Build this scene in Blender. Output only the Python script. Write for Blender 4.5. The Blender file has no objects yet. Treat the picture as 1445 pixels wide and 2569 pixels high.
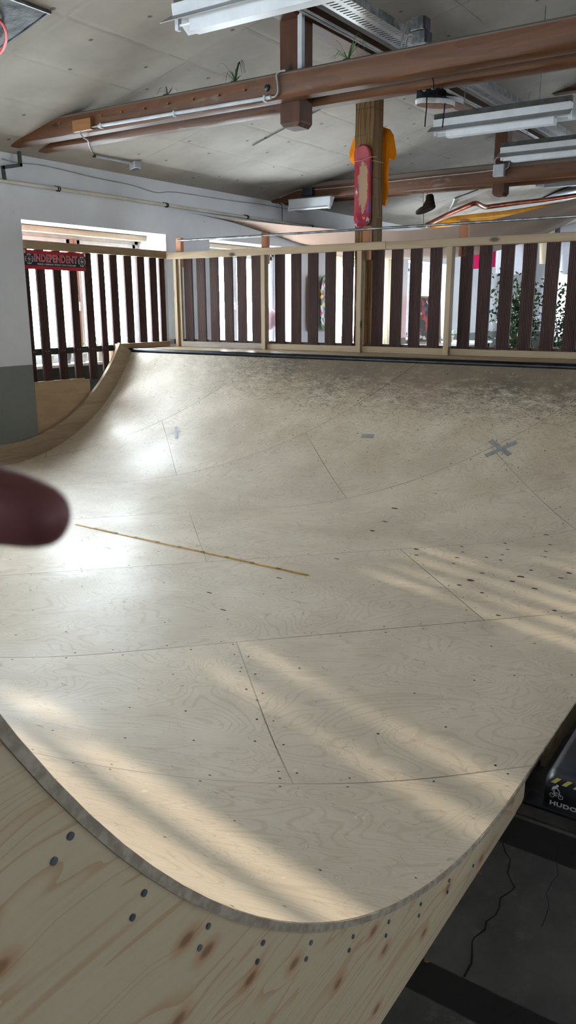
import bpy, bmesh, math, random
from mathutils import Vector, Matrix
random.seed(7)
C = bpy.context.scene.collection
sc = bpy.context.scene
sin, cos, pi = math.sin, math.cos, math.pi

# ---------------------------------------------------------------- camera numbers (frame 1445 x 2569)
FPX, PITCH, ROLL, YAW, CAMZ = 1992.14, .252379, -.0025380, .5942479, 1.5353
CX, CY = 722.5, 1284.5
_f = Vector((-sin(YAW)*cos(PITCH), cos(YAW)*cos(PITCH), -sin(PITCH)))
_r = Vector((cos(YAW), sin(YAW), 0)); _u = _r.cross(_f)
_r, _u = cos(ROLL)*_r + sin(ROLL)*_u, -sin(ROLL)*_r + cos(ROLL)*_u
CAM = Vector((0, 0, CAMZ))
def ray(x, y): return (x-CX)*_r - (y-CY)*_u + FPX*_f
def atY(x, y, Y): d = ray(x, y); return CAM + d*(Y/d.y)
def atX(x, y, X): d = ray(x, y); return CAM + d*(X/d.x)
def atZ(x, y, Z): d = ray(x, y); return CAM + d*((Z-CAMZ)/d.z)
XW = -6.8                       # inner face of the window wall
SL, Z0 = .228, 2.97             # roof slope, ceiling height at that wall
def ceil_z(x): return Z0 + SL*(x-XW) if x < 0 else Z0 + SL*(-XW-x)
def atC(x, y):
    d = ray(x, y); t = (Z0-SL*XW-CAMZ)/(d.z-SL*d.x); return CAM + d*t

# ---------------------------------------------------------------- mesh builder
class MB:
    def __init__(s): s.v = []; s.f = []; s.uv = None; s.mi = []; s.cur = 0
    def add(s, vs, fs):
        o = len(s.v); s.v += [Vector(v) for v in vs]; s.f += [[i+o for i in f] for f in fs]; s.mi += [s.cur]*len(fs); return s
    def box(s, a, b):
        x0,y0,z0 = [min(p,q) for p,q in zip(a,b)]; x1,y1,z1 = [max(p,q) for p,q in zip(a,b)]
        return s.add([(x0,y0,z0),(x1,y0,z0),(x1,y1,z0),(x0,y1,z0),(x0,y0,z1),(x1,y0,z1),(x1,y1,z1),(x0,y1,z1)],
                     [(3,2,1,0),(4,5,6,7),(0,1,5,4),(1,2,6,5),(2,3,7,6),(3,0,4,7)])
    def obox(s, c, ax, ay, az):
        c=Vector(c); ax=Vector(ax); ay=Vector(ay); az=Vector(az)
        vs=[c+i*ax+j*ay+k*az for k in(-1,1) for i,j in((-1,-1),(1,-1),(1,1),(-1,1))]
        return s.add(vs,[(3,2,1,0),(4,5,6,7),(0,1,5,4),(1,2,6,5),(2,3,7,6),(3,0,4,7)])
    def prism(s, pts, d):
        d=Vector(d); n=len(pts); vs=[Vector(p) for p in pts]; vs+=[p+d for p in vs]
        return s.add(vs,[list(range(n-1,-1,-1)),list(range(n,2*n))]+[(i,(i+1)%n,n+(i+1)%n,n+i) for i in range(n)])
    def tube(s, pts, r, n=8, cap=True):
        pts=[Vector(p) for p in pts]; rs=r if isinstance(r,(list,tuple)) else [r]*len(pts); vs=[]; up=None
        for i,p in enumerate(pts):
            t=(pts[min(i+1,len(pts)-1)]-pts[max(i-1,0)]).normalized()
            if up is None: up=Vector((0,0,1)) if abs(t.z)<.9 else Vector((1,0,0))
            a=t.cross(up)
            if a.length<1e-6: a=t.orthogonal()
            a.normalize(); b=a.cross(t).normalized(); up=b
            vs+=[p+rs[i]*(cos(2*pi*k/n)*a+sin(2*pi*k/n)*b) for k in range(n)]
        m=len(pts); fs=[(i*n+k,i*n+(k+1)%n,(i+1)*n+(k+1)%n,(i+1)*n+k) for i in range(m-1) for k in range(n)]
        if cap: fs+=[list(range(n-1,-1,-1)),list(range((m-1)*n,m*n))]
        return s.add(vs,fs)
    def lathe(s, c, prof, n=20):
        c=Vector(c); vs=[c+Vector((r*cos(2*pi*k/n),r*sin(2*pi*k/n),z)) for r,z in prof for k in range(n)]; m=len(prof)
        return s.add(vs,[(i*n+k,i*n+(k+1)%n,(i+1)*n+(k+1)%n,(i+1)*n+k) for i in range(m-1) for k in range(n)]+[list(range(n-1,-1,-1)),list(range((m-1)*n,m*n))])
    def grid(s, rows, closed=False):
        n=len(rows[0]); vs=[p for r in rows for p in r]
        kk=range(n) if closed else range(n-1)
        return s.add(vs,[(i*n+k,i*n+(k+1)%n,(i+1)*n+(k+1)%n,(i+1)*n+k) for i in range(len(rows)-1) for k in kk])
    def disc(s, c, nrm, r, n=8, ax=None, ry=None):
        nrm=Vector(nrm).normalized(); a=Vector(ax).normalized() if ax else nrm.orthogonal().normalized(); b=nrm.cross(a)
        return s.add([Vector(c)+r*cos(2*pi*k/n)*a+(ry or r)*sin(2*pi*k/n)*b for k in range(n)],[list(range(n))])
    def build(s, name, mat, parent=None, smooth=False, bevel=0, origin=None, solid=0, sub=0, auto=40):
        if parent is not None: o0=Vector(parent['_o'])
        elif origin is not None: o0=Vector(origin)
        else:
            xs=[v.x for v in s.v]; ys=[v.y for v in s.v]; o0=Vector(((min(xs)+max(xs))/2,(min(ys)+max(ys))/2,min(v.z for v in s.v)))
        me=bpy.data.meshes.new(name); me.from_pydata([tuple(v-o0) for v in s.v],[],s.f)
        if s.uv:
            l=me.uv_layers.new(name='UVMap')
            for i,lp in enumerate(me.loops): l.data[i].uv=s.uv[lp.vertex_index]
        for m in (mat if isinstance(mat,(list,tuple)) else [mat]): me.materials.append(m)
        if any(s.mi):
            for p,k in zip(me.polygons,s.mi): p.material_index=k
        if smooth:
            for p in me.polygons: p.use_smooth=True
            me.set_sharp_from_angle(angle=math.radians(auto))
        me.update()
        o=bpy.data.objects.new(name,me); C.objects.link(o)
        if parent is not None: o.parent=parent
        else: o.location=o0
        o['_o']=tuple(o0)
        if solid: md=o.modifiers.new('s','SOLIDIFY'); md.thickness=solid; md.offset=0
        if bevel: md=o.modifiers.new('b','BEVEL'); md.width=bevel; md.segments=2; md.limit_method='ANGLE'
        if sub: md=o.modifiers.new('u','SUBSURF'); md.levels=sub; md.render_levels=sub
        return o
def tag(o,label=None,cat=None,group=None,kind='thing'):
    if label: o['label']=label
    if cat: o['category']=cat
    if group: o['group']=group
    if kind: o['kind']=kind
    return o
def empty(name,loc,label,cat,group=None):
    o=bpy.data.objects.new(name,None); C.objects.link(o); o.location=loc; o['_o']=tuple(loc); o.empty_display_size=.1
    return tag(o,label,cat,group)
def dup(o,shift,label=None,group=None):
    def cp(a,par):
        c=a.copy(); C.objects.link(c); c.parent=par
        for ch in [k for k in bpy.data.objects if k.parent==a]: cp(ch,c)
        return c
    c=cp(o,None); c.location=Vector(o.location)+Vector(shift)
    if label: c['label']=label
    if group: c['group']=group
    return c
def struct(o): o['kind']='structure'; return o

# ---------------------------------------------------------------- materials
def lin(c): return tuple(((v/255)/12.92 if v<=10 else ((v/255+.055)/1.055)**2.4) for v in c)+(1,)
class G:
    def __init__(s,name):
        s.m=bpy.data.materials.new(name); s.m.use_nodes=True; s.t=s.m.node_tree; s.t.nodes.clear()
        s.out=s.t.nodes.new('ShaderNodeOutputMaterial'); s.b=s.t.nodes.new('ShaderNodeBsdfPrincipled'); s.t.links.new(s.b.outputs[0],s.out.inputs[0])
        s.tc=s.t.nodes.new('ShaderNodeTexCoord'); s.obj=s.tc.outputs['Object']; s.uv=s.tc.outputs['UV']
    def put(s,sock,v):
        if isinstance(v,bpy.types.NodeSocket): s.t.links.new(v,sock)
        elif v is not None: sock.default_value=v
    def math(s,op,a,b=None,c=None):
        n=s.t.nodes.new('ShaderNodeMath'); n.operation=op
        for i,v in enumerate((a,b,c)): s.put(n.inputs[i],v) if v is not None else None
        return n.outputs[0]
    def sep(s,v): n=s.t.nodes.new('ShaderNodeSeparateXYZ'); s.put(n.inputs[0],v); return n.outputs
    def comb(s,x,y,z=0.): 
        n=s.t.nodes.new('ShaderNodeCombineXYZ')
        for i,v in enumerate((x,y,z)): s.put(n.inputs[i],v)
        return n.outputs[0]
    def map(s,v,scale=(1,1,1),rot=(0,0,0),loc=(0,0,0)):
        n=s.t.nodes.new('ShaderNodeMapping'); s.put(n.inputs[0],v); n.inputs[1].default_value=loc; n.inputs[2].default_value=rot; n.inputs[3].default_value=scale; return n.outputs[0]
    def noise(s,v,scale,detail=3,rough=.55,dist=0.):
        n=s.t.nodes.new('ShaderNodeTexNoise'); s.put(n.inputs['Vector'],v); n.inputs['Scale'].default_value=scale; n.inputs['Detail'].default_value=detail; n.inputs['Roughness'].default_value=rough; n.inputs['Distortion'].default_value=dist; return n.outputs['Fac']
    def voro(s,v,scale,feat='F1',rnd=1.,two=False):
        n=s.t.nodes.new('ShaderNodeTexVoronoi'); n.voronoi_dimensions='2D' if two else '3D'; n.feature=feat; s.put(n.inputs['Vector'],v); n.inputs['Scale'].default_value=scale; n.inputs['Randomness'].default_value=rnd; return n.outputs['Distance']
    def white(s,v): n=s.t.nodes.new('ShaderNodeTexWhiteNoise'); s.put(n.inputs['Vector'],v); return n.outputs['Value']
    def rng(s,v,a,b,lo=0.,hi=1.,smooth=True):
        n=s.t.nodes.new('ShaderNodeMapRange'); n.interpolation_type='SMOOTHSTEP' if smooth else 'LINEAR'
        for i,x in enumerate((v,a,b,lo,hi)): s.put(n.inputs[i],x)
        return n.outputs[0]
    def mix(s,f,a,b,mode='MIX'):
        n=s.t.nodes.new('ShaderNodeMix'); n.data_type='RGBA'; n.blend_type=mode; s.put(n.inputs[0],f); s.put(n.inputs[6],a); s.put(n.inputs[7],b); return n.outputs[2]
    def rnd(s): return s.t.nodes.new('ShaderNodeObjectInfo').outputs['Random']
    def bump(s,h,strength=.3,dist=.01):
        n=s.t.nodes.new('ShaderNodeBump'); n.inputs['Strength'].default_value=strength; n.inputs['Distance'].default_value=dist; s.put(n.inputs['Height'],h); s.put(s.b.inputs['Normal'],n.outputs[0])
    def fin(s,col,rough=.5,metal=0.,spec=.5):
        s.put(s.b.inputs['Base Color'],col); s.put(s.b.inputs['Roughness'],rough); s.b.inputs['Metallic'].default_value=metal; s.b.inputs['Specular IOR Level'].default_value=spec; return s.m
def mottled(name,c1,c2,scale=6,rough=.6,metal=0.,stretch=(1,1,1),bump=.1,detail=4,spec=.4,lo=.35,hi=.65,bd=.01):
    g=G(name); n=g.noise(g.map(g.obj,stretch),scale,detail)
    col=g.mix(g.rng(n,lo,hi),lin(c1),lin(c2)); g.bump(n,bump,bd) if bump else None
    return g.fin(col,rough,metal,spec)
def wood(name,c1,c2,axis=0,rough=.6,fine=1.,knots=True,spec=.3,dust=None,jitter=.25):
    g=G(name); st=[14,14,14]; st[axis]=.9
    off=g.math('MULTIPLY',g.rnd(),37.); sx=g.sep(g.obj); v=g.comb(g.math('ADD',sx[0],off),g.math('ADD',sx[1],off),sx[2])
    n=g.noise(g.map(v,tuple(x*fine for x in st)),1.,5,.6,.6)
    st2=[3,3,3]; st2[axis]=.4
    n2=g.noise(g.map(v,tuple(st2)),1.3,2,.5,.8); rings=g.math('FRACT',g.math('MULTIPLY',n2,9.))
    f=g.math('ADD',g.math('MULTIPLY',g.rng(n,.3,.7),.6),g.math('MULTIPLY',rings,.4))
    col=g.mix(f,lin(c1),lin(c2))
    if knots:
        st3=[5,5,5]; st3[axis]=2.2
        k=g.voro(g.map(v,tuple(st3)),1.); col=g.mix(g.rng(k,.16,.05),col,lin(tuple(x*.38 for x in c2)))
    col=g.mix(g.math('MULTIPLY',g.rnd(),jitter),col,lin(tuple(x*.7 for x in c2)))
    if dust:
        z=g.sep(g.obj)[2]; d=g.math('ADD',g.rng(z,dust[0],dust[0]+.012),g.rng(g.noise(g.map(g.obj,(1,1,3)),2.2,4),.62,.7)); col=g.mix(g.math('MULTIPLY',g.math('MINIMUM',d,1.),dust[1]),col,lin((96,88,80)))
    g.bump(n,.25,.004)
    return g.fin(col,rough,0.,spec)

def ply_surface():
    g=G('worn_plywood'); a=.80226; w,s_,_=g.sep(g.uv)
    M_=g.math
    A=M_('ADD',M_('MULTIPLY',w,cos(a)),M_('MULTIPLY',s_,sin(a))); N=M_('SUBTRACT',M_('MULTIPLY',s_,cos(a)),M_('MULTIPLY',w,sin(a)))
    rn=M_('DIVIDE',M_('SUBTRACT',N,2.21),1.254); row=M_('FLOOR',rn); par=M_('FLOORED_MODULO',row,2.)
    dN=M_('MULTIPLY',M_('ABSOLUTE',M_('SUBTRACT',M_('FRACT',M_('ADD',rn,.5)),.5)),1.254)
    an=M_('DIVIDE',M_('SUBTRACT',A,M_('ADD',.48,M_('MULTIPLY',par,1.265))),2.53); colm=M_('FLOOR',an)
    dA=M_('MULTIPLY',M_('ABSOLUTE',M_('SUBTRACT',M_('FRACT',M_('ADD',an,.5)),.5)),2.53)
    seam=M_('MAXIMUM',g.rng(dN,.004,.0016),g.rng(dA,.0035,.0013))
    vis=g.rng(g.noise(g.uv,.9,1),.4,.56,.5,1.); seam=M_('MULTIPLY',seam,vis)
    tone=g.white(g.comb(row,M_('FLOOR',M_('DIVIDE',M_('SUBTRACT',A,.48),1.265)),1.))
    tone2=g.white(g.comb(row,colm,3.))
    vec=g.comb(A,M_('MULTIPLY',N,1.9),M_('MULTIPLY',tone2,9.))
    big=g.noise(vec,1.15,2,.5,.7)
    cont=M_('SINE',M_('MULTIPLY',big,230.)); grain=g.rng(cont,.45,1.)
    fine=g.noise(g.map(g.comb(A,N,tone2),(2.5,22,1)),3.,4,.6,.8)
    blot=g.noise(g.uv,1.7,4,.6)
    c=g.mix(g.rng(blot,.3,.7),lin((222,209,188)),lin((203,189,168)))
    c=g.mix(M_('MULTIPLY',g.rng(tone,.0,1.),.22),c,lin((170,162,150)))
    c=g.mix(M_('MULTIPLY',grain,.19),c,lin((140,112,82)))
    c=g.mix(M_('MULTIPLY',g.rng(fine,.5,.72),.16),c,lin((232,220,196)))
    # hairline scratches and wheel marks
    n2=g.noise(g.uv,5.5,3,.6,2.2); sc1=g.rng(M_('ABSOLUTE',M_('SUBTRACT',n2,.5)),.007,.0)
    m2=g.rng(g.noise(g.map(g.uv,(1,1,1),loc=(3,7,0)),3.2,2),.5,.62)
    n3=g.noise(g.map(g.uv,(1,2.2,1),rot=(0,0,.6),loc=(9,2,0)),2.6,2,.5,1.6); sc2=g.rng(M_('ABSOLUTE',M_('SUBTRACT',n3,.47)),.0035,.0)
    far=g.rng(s_,4.6,6.4,.6,1.)
    c=g.mix(M_('MULTIPLY',M_('MULTIPLY',sc1,m2),M_('MULTIPLY',far,.55)),c,lin((88,70,52)))
    c=g.mix(M_('MULTIPLY',sc2,.42),c,lin((100,84,66)))
    # black rubber scuffs below the coping
    zone=g.rng(s_,6.45,6.95); xz=g.rng(w,-6.0,-3.7,.14,1.)
    sm=g.noise(g.map(g.uv,(2.2,6,1),loc=(1,4,0)),3.2,6,.72,.6); ln=g.noise(g.map(g.uv,(5,26,1),rot=(0,0,.25)),3.6,4,.65,1.6); ln2=g.noise(g.map(g.uv,(6,24,1),rot=(0,0,-.7)),3.4,4,.65,1.6); ln=M_('MAXIMUM',ln,ln2)
    d=M_('MULTIPLY',M_('MULTIPLY',zone,xz),M_('ADD',M_('ADD',g.rng(sm,.34,.66,.1,.5),g.rng(s_,6.8,7.1,0,.4)),g.rng(ln,.5,.68,0,.6)))
    d=M_('ADD',d,M_('MULTIPLY',M_('MULTIPLY',g.rng(s_,5.6,6.7),xz),g.rng(ln,.56,.7,0,.5)))
    c=g.mix(M_('MINIMUM',M_('MULTIPLY',d,1.5),.9),c,lin((46,42,40)))
    n5=g.noise(g.map(g.uv,(5,16,1),rot=(0,0,1.1),loc=(5,1,0)),3.,3,.6,1.2); c=g.mix(g.rng(n5,.66,.72,0,.5),c,lin((96,84,72)))
    n6=g.noise(g.map(g.uv,(16,5,1),rot=(0,0,.5),loc=(2,8,0)),3.,3,.6,1.4); c=g.mix(g.rng(n6,.66,.72,0,.45),c,lin((238,230,212)))
    c=g.mix(M_('MULTIPLY',g.rng(s_,5.0,6.6),g.rng(g.noise(g.uv,2.1,3),.3,.7,.12,.5)),c,lin((140,120,98)))  # brown tint painted over the far transition for its dimmer light
    c=g.mix(M_('MULTIPLY',seam,.85),c,lin((58,48,40)))
    g.bump(M_('SUBTRACT',M_('MULTIPLY',fine,.35),M_('MULTIPLY',seam,1.5)),.35,.0015)
    rough=g.rng(blot,.3,.7,.35,.46)
    return g.fin(c,rough,0.,.4)
def pine_panel():
    g=G('knotty_spruce_panel'); x,y,z=g.sep(g.obj)
    v=g.comb(y,z,0.)
    kd=g.voro(g.map(v,(4.2,7.5,1)),1.,rnd=1.,two=True); kk=g.math('MULTIPLY',g.rng(kd,.10,.03),.7)
    warp=g.math('MULTIPLY',g.rng(kd,.4,.0),.3)
    zz=g.math('ADD',z,g.math('MULTIPLY',warp,.05))
    n=g.noise(g.comb(g.math('MULTIPLY',y,.55),g.math('MULTIPLY',zz,6.),0.),1.3,2,.5,.6)
    rings=g.math('FRACT',g.math('MULTIPLY',n,13.)); f=g.rng(rings,.72,1.)
    fine=g.noise(g.comb(g.math('MULTIPLY',y,2.),g.math('MULTIPLY',zz,60.),0.),1.5,3)
    c=g.mix(fine,lin((206,190,164)),lin((190,170,140)))
    c=g.mix(g.math('MULTIPLY',f,.5),c,lin((170,124,84)))
    c=g.mix(g.math('MULTIPLY',g.rng(kd,.2,.09),.45),c,lin((176,120,78)))
    c=g.mix(kk,c,lin((112,72,48)))
    g.bump(fine,.15,.002)
    return g.fin(c,.55,0.,.35)
def concrete():
    g=G('dark_concrete'); x,y,z=g.sep(g.obj); n=g.noise(g.obj,2.2,6,.65); n2=g.noise(g.obj,16.,4,.7)
    c=g.mix(g.rng(n,.3,.7),lin((62,63,65)),lin((92,92,91))); c=g.mix(g.math('MULTIPLY',g.rng(n2,.55,.75),.4),c,lin((120,120,118)))
    vc=g.voro(g.map(g.obj,(1,1,1)),2.1,'DISTANCE_TO_EDGE'); c=g.mix(g.math('MULTIPLY',g.rng(g.math('ADD',vc,g.math('MULTIPLY',n2,.02)),.018,.008),.0),c,lin((30,30,30)))
    yy=g.math('ADD',y,g.math('MULTIPLY',g.math('SUBTRACT',n2,.5),.01))
    b=g.math('MULTIPLY',g.rng(yy,1.497,1.503),g.rng(yy,1.608,1.602)); b2=g.math('MULTIPLY',g.rng(yy,2.165,2.172),g.rng(yy,2.322,2.316))
    c=g.mix(g.math('MAXIMUM',b,b2),c,lin((30,30,32)))
    g.bump(n2,.25,.004)
    return g.fin(c,.75,0.,.3)
def ceiling_mat():
    g=G('old_painted_ceiling_board'); x,y,z=g.sep(g.obj); n=g.noise(g.obj,1.1,4,.6); n2=g.noise(g.obj,9.,4,.6); n3=g.noise(g.obj,.55,2)
    c=g.mix(g.rng(n,.3,.7),lin((162,155,146)),lin((140,133,126)))
    xx=g.math('ADD',x,g.math('MULTIPLY',g.math('SUBTRACT',n2,.5),.016)); yy=g.math('ADD',y,g.math('MULTIPLY',g.math('SUBTRACT',n2,.5),.016))
    def joint(u,off,step,wd):
        return g.rng(g.math('MULTIPLY',g.math('ABSOLUTE',g.math('SUBTRACT',g.math('FRACT',g.math('ADD',g.math('DIVIDE',g.math('SUBTRACT',u,off),step),.5)),.5)),step),wd,.001)
    j=g.math('MAXIMUM',joint(xx,-4.65,.6,.006),joint(yy,4.2,1.25,.006)); br=g.rng(g.noise(g.obj,2.3,3),.5,.62)
    c=g.mix(g.math('MULTIPLY',g.math('MULTIPLY',j,br),.6),c,lin((78,68,60)))
    soft=g.math('MAXIMUM',joint(x,-4.65,.6,.035),joint(y,4.2,1.25,.035))
    c=g.mix(g.math('MULTIPLY',soft,.05),c,lin((120,110,102)))
    sp=g.voro(g.obj,1.8,two=True); c=g.mix(g.math('MULTIPLY',g.rng(g.math('ADD',sp,g.math('MULTIPLY',n2,.05)),.065,.045),.75),c,lin((70,62,56)))
    g.bump(g.math('ADD',g.math('SUBTRACT',g.math('MULTIPLY',n,.7),g.math('MULTIPLY',soft,.12)),g.math('MULTIPLY',n3,2.2)),.5,.04)
    return g.fin(c,.8,0.,.2)
def wall_mat(name,white=(205,206,210),dado=.972,grey=(112,116,112)):
    g=G(name); z=g.sep(g.obj)[2]; n=g.noise(g.obj,1.6,5,.6); n2=g.noise(g.obj,14.,3)
    c=g.mix(g.rng(n,.3,.7),lin(white),lin(tuple(v*.95 for v in white)))
    h=g.math('ADD',z,g.math('MULTIPLY',g.math('SUBTRACT',n2,.5),.008))
    c=g.mix(g.rng(h,dado+.103,dado+.097),c,lin(grey))
    sp=g.voro(g.obj,3.7); c=g.mix(g.math('MULTIPLY',g.rng(sp,.05,.03),.5),c,lin((110,105,100)))
    g.bump(n2,.12,.004)
    return g.fin(c,.75,0.,.25)
def reed_mat():
    g=G('reed_mat'); x,y,z=g.sep(g.obj); u=g.math('ADD',x,y)
    nz=g.noise(g.comb(g.math('MULTIPLY',u,1.),0.,g.math('MULTIPLY',z,.25)),6.,2); uu=g.math('ADD',u,g.math('MULTIPLY',nz,.03))
    st=g.white(g.comb(g.math('FLOOR',g.math('MULTIPLY',uu,210.)),g.math('FLOOR',g.math('MULTIPLY',z,1.1)),0.)); 
    fr=g.math('ABSOLUTE',g.math('SUBTRACT',g.math('FRACT',g.math('MULTIPLY',uu,210.)),.5))
    c=g.mix(st,lin((140,110,70)),lin((74,52,32))); c=g.mix(g.rng(fr,.36,.5),c,lin((36,22,12)))
    zl=g.math('ABSOLUTE',g.math('SUBTRACT',g.math('FRACT',g.math('MULTIPLY',z,1.55)),.5)); c=g.mix(g.math('MULTIPLY',g.rng(zl,.008,.004),.7),c,lin((60,50,40)))
    g.bump(fr,.8,.004); return g.fin(c,.75,0.,.2)
def deck_mat(name,base,worn,extra):
    g=G(name); x,y,z=g.sep(g.obj); n=g.noise(g.map(g.obj,(10,10,3.5)),1.4,4,.7,.4); n2=g.noise(g.map(g.obj,(8,8,5),loc=(4,1,2)),2.2,4,.7,.8)
    c=g.mix(g.rng(n2,.56,.6),lin(base),lin(extra)); n4=g.noise(g.map(g.obj,(12,12,2),loc=(2,5,2)),2.,4,.7); c=g.mix(g.rng(n4,.6,.66,0,.8),c,lin((205,196,188)))
    u=g.math('ABSOLUTE',g.math('ADD',x,y)) ; zz=g.math('ABSOLUTE',g.math('SUBTRACT',z,0.))
    w_=g.math('ADD',g.math('MULTIPLY',u,16.),g.math('MULTIPLY',g.math('POWER',g.math('MULTIPLY',zz,3.8),4.),1.)); w_=g.math('ADD',w_,g.math('MULTIPLY',g.math('SUBTRACT',n,.5),2.2))
    c=g.mix(g.rng(w_,.95,.7),c,lin(worn))
    end=g.rng(z,.24,.245); c=g.mix(end,c,lin((140,28,44)))
    return g.fin(c,.45,0.,.4)
def graphic_mat(name,cols,scale=18.,base=(40,22,34),stretch=(1,1,1)):
    g=G(name); v=g.map(g.obj,stretch); n=g.t.nodes.new('ShaderNodeTexVoronoi'); g.put(n.inputs['Vector'],v); n.inputs['Scale'].default_value=scale
    h=g.sep(n.outputs['Color'])[0]; c=lin(base)
    for i,k in enumerate(cols):
        t=.35+.6*i/len(cols); c=g.mix(g.math('GREATER_THAN',h,t),c,lin(k))
    return g.fin(c,.45,0.,.4)
def cloth(name,c,transl=.0,scale=9.):
    g=G(name); n=g.noise(g.map(g.obj,(1,1,.15)),scale,3); col=g.mix(n,lin(c),lin(tuple(v*.86 for v in c))); g.bump(n,.35,.02); g.fin(col,.9,0.,.1)
    if transl:
        t=g.t.nodes.new('ShaderNodeBsdfTranslucent'); g.put(t.inputs[0],col); m=g.t.nodes.new('ShaderNodeMixShader'); m.inputs[0].default_value=transl
        g.t.links.new(g.b.outputs[0],m.inputs[1]); g.t.links.new(t.outputs[0],m.inputs[2]); g.t.links.new(m.outputs[0],g.out.inputs[0])
    return g.m
def glass_mat():
    g=G('window_glass'); t=g.t.nodes.new('ShaderNodeBsdfTransparent'); gl=g.t.nodes.new('ShaderNodeBsdfGlossy'); gl.inputs['Roughness'].default_value=.03
    m=g.t.nodes.new('ShaderNodeMixShader'); m.inputs[0].default_value=.06; g.t.links.new(t.outputs[0],m.inputs[1]); g.t.links.new(gl.outputs[0],m.inputs[2]); g.t.links.new(m.outputs[0],g.out.inputs[0]); return g.m
def perforated():
    g=G('perforated_galvanised_steel'); x,y,z=g.sep(g.obj); n=g.noise(g.obj,8.,3)
    fy=g.math('ABSOLUTE',g.math('SUBTRACT',g.math('FRACT',g.math('MULTIPLY',y,22.)),.5)); fx=g.math('ABSOLUTE',g.math('SUBTRACT',g.math('FRACT',g.math('MULTIPLY',x,9.)),.5))
    hole=g.math('MULTIPLY',g.rng(fy,.22,.18),g.rng(fx,.34,.3)); t=g.t.nodes.new('ShaderNodeBsdfTransparent')
    g.fin(g.mix(n,lin((150,152,154)),lin((112,114,116))),.38,.8,.5)
    m=g.t.nodes.new('ShaderNodeMixShader'); g.put(m.inputs[0],hole); g.t.links.new(g.b.outputs[0],m.inputs[1]); g.t.links.new(t.outputs[0],m.inputs[2]); g.t.links.new(m.outputs[0],g.out.inputs[0]); return g.m
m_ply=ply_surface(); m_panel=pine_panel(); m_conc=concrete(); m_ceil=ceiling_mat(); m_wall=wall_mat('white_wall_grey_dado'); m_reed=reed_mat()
m_edge=mottled('plywood_edge',(176,164,148),(144,132,118),14,.7,stretch=(1,3,3))
m_curb=wood('worn_curb_board',(168,150,126),(142,122,98),1,.6,knots=False)
m_lumber=wood('pale_lumber',(168,148,120),(144,122,96),0,.6)
m_lumberV=wood('pale_post_lumber',(172,152,124),(148,126,98),2,.6)
m_lumberY=wood('pale_rail_lumber',(160,138,110),(136,114,86),1,.6)
m_grey_lumber=wood('weathered_rail_lumber',(150,140,130),(126,115,105),0,.7)
m_beam=wood('brown_beam',(92,54,25),(64,37,17),0,.55,dust=(.145,.8),jitter=0)
m_beam2=wood('brown_post_timber',(80,44,24),(56,31,18),2,.55,jitter=0)
m_purlin=wood('brown_purlin',(84,46,26),(60,33,19),1,.6,jitter=0)
m_bracket=wood('varnished_bracket',(166,104,58),(134,78,40),2,.45,knots=False)
m_block=wood('offcut_wood',(142,100,62),(120,80,48),0,.5,knots=False)
m_slat=wood('brown_composite_slat',(80,60,56),(58,42,40),2,.65,knots=False,jitter=.3,spec=.12)
m_darkrail=mottled('dark_green_rail',(40,46,38),(30,32,28),6,.7)
m_black=mottled('black_steel',(24,25,28),(38,40,44),9,.3,.6)
m_blackplastic=mottled('black_plastic',(26,28,34),(40,42,48),7,.42,bump=.05)
m_screw=mottled('dark_screw_metal',(52,54,58),(30,31,34),40,.45,.6)
m_boltblue=mottled('zinc_screw',(112,120,126),(84,92,98),40,.45,.2)
m_burn=mottled('burnt_brown_mark',(86,62,44),(60,44,34),30,.7)
m_white=mottled('white_paint',(222,222,222),(206,207,208),4,.5)
m_frame=mottled('window_frame_paint',(196,198,200),(178,180,182),5,.5)
m_brownframe=wood('brown_window_wood',(168,126,104),(140,100,80),2,.5,knots=False)
m_glass=glass_mat()
m_pipe=mottled('cream_painted_pipe',(196,190,178),(178,172,160),3,.45)
m_green=mottled('dark_green_steel',(34,52,38),(28,42,32),8,.5)
m_conduit=mottled('grey_plastic_conduit',(178,182,188),(160,164,170),5,.45)
m_cable=mottled('grey_cable',(150,148,146),(130,128,126),9,.5)
m_redcable=mottled('red_cable',(196,30,34),(176,24,28),9,.4)
m_galv=mottled('galvanised_steel',(150,152,154),(104,106,108),12,.4,.75)
m_perf=perforated()
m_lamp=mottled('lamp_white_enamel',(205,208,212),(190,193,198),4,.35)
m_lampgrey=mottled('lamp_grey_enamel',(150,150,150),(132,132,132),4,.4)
m_tube=mottled('unlit_tube_glass',(226,228,230),(214,216,220),3,.2)
m_strut=mottled('dark_strut_channel',(78,78,76),(58,58,56),10,.5,.4)
m_foil=mottled('black_foil',(8,8,9),(16,16,18),7,.32,bump=.2,bd=.03,spec=.12)
m_red_deck=deck_mat('worn_red_deck',(138,14,28),(150,120,92),(70,60,120))
m_gdeck=graphic_mat('bright_patterned_deck',[(40,22,34),(200,40,90),(90,150,60),(220,190,50),(60,150,150),(210,210,214)],15.)
m_wdeck=wood('plain_wood_deck',(160,120,96),(136,98,78),2,.4,knots=False)
m_shirt=cloth('orange_cotton',(224,132,18),.12,5.)
m_sail=cloth('beige_sail_cloth',(128,106,92),.05,1.5)
m_gold=cloth('yellow_curtain',(232,206,140),.45); m_cream=cloth('cream_curtain',(214,202,178),.3); m_blue=cloth('pale_blue_curtain',(206,222,238),.5); m_whitecloth=cloth('white_cloth',(226,226,236),.35); m_pink=cloth('pink_cloth',(214,36,104),.2)
m_suede=mottled('dark_brown_suede',(48,36,30),(36,27,23),30,.9,spec=.1)
m_canvas=mottled('black_canvas',(22,23,26),(34,35,38),40,.85,spec=.15)
m_rubber=mottled('white_foxing_rubber',(190,192,196),(160,160,162),14,.6)
m_gum=mottled('gum_sole',(120,80,56),(96,64,46),20,.7)
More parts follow.
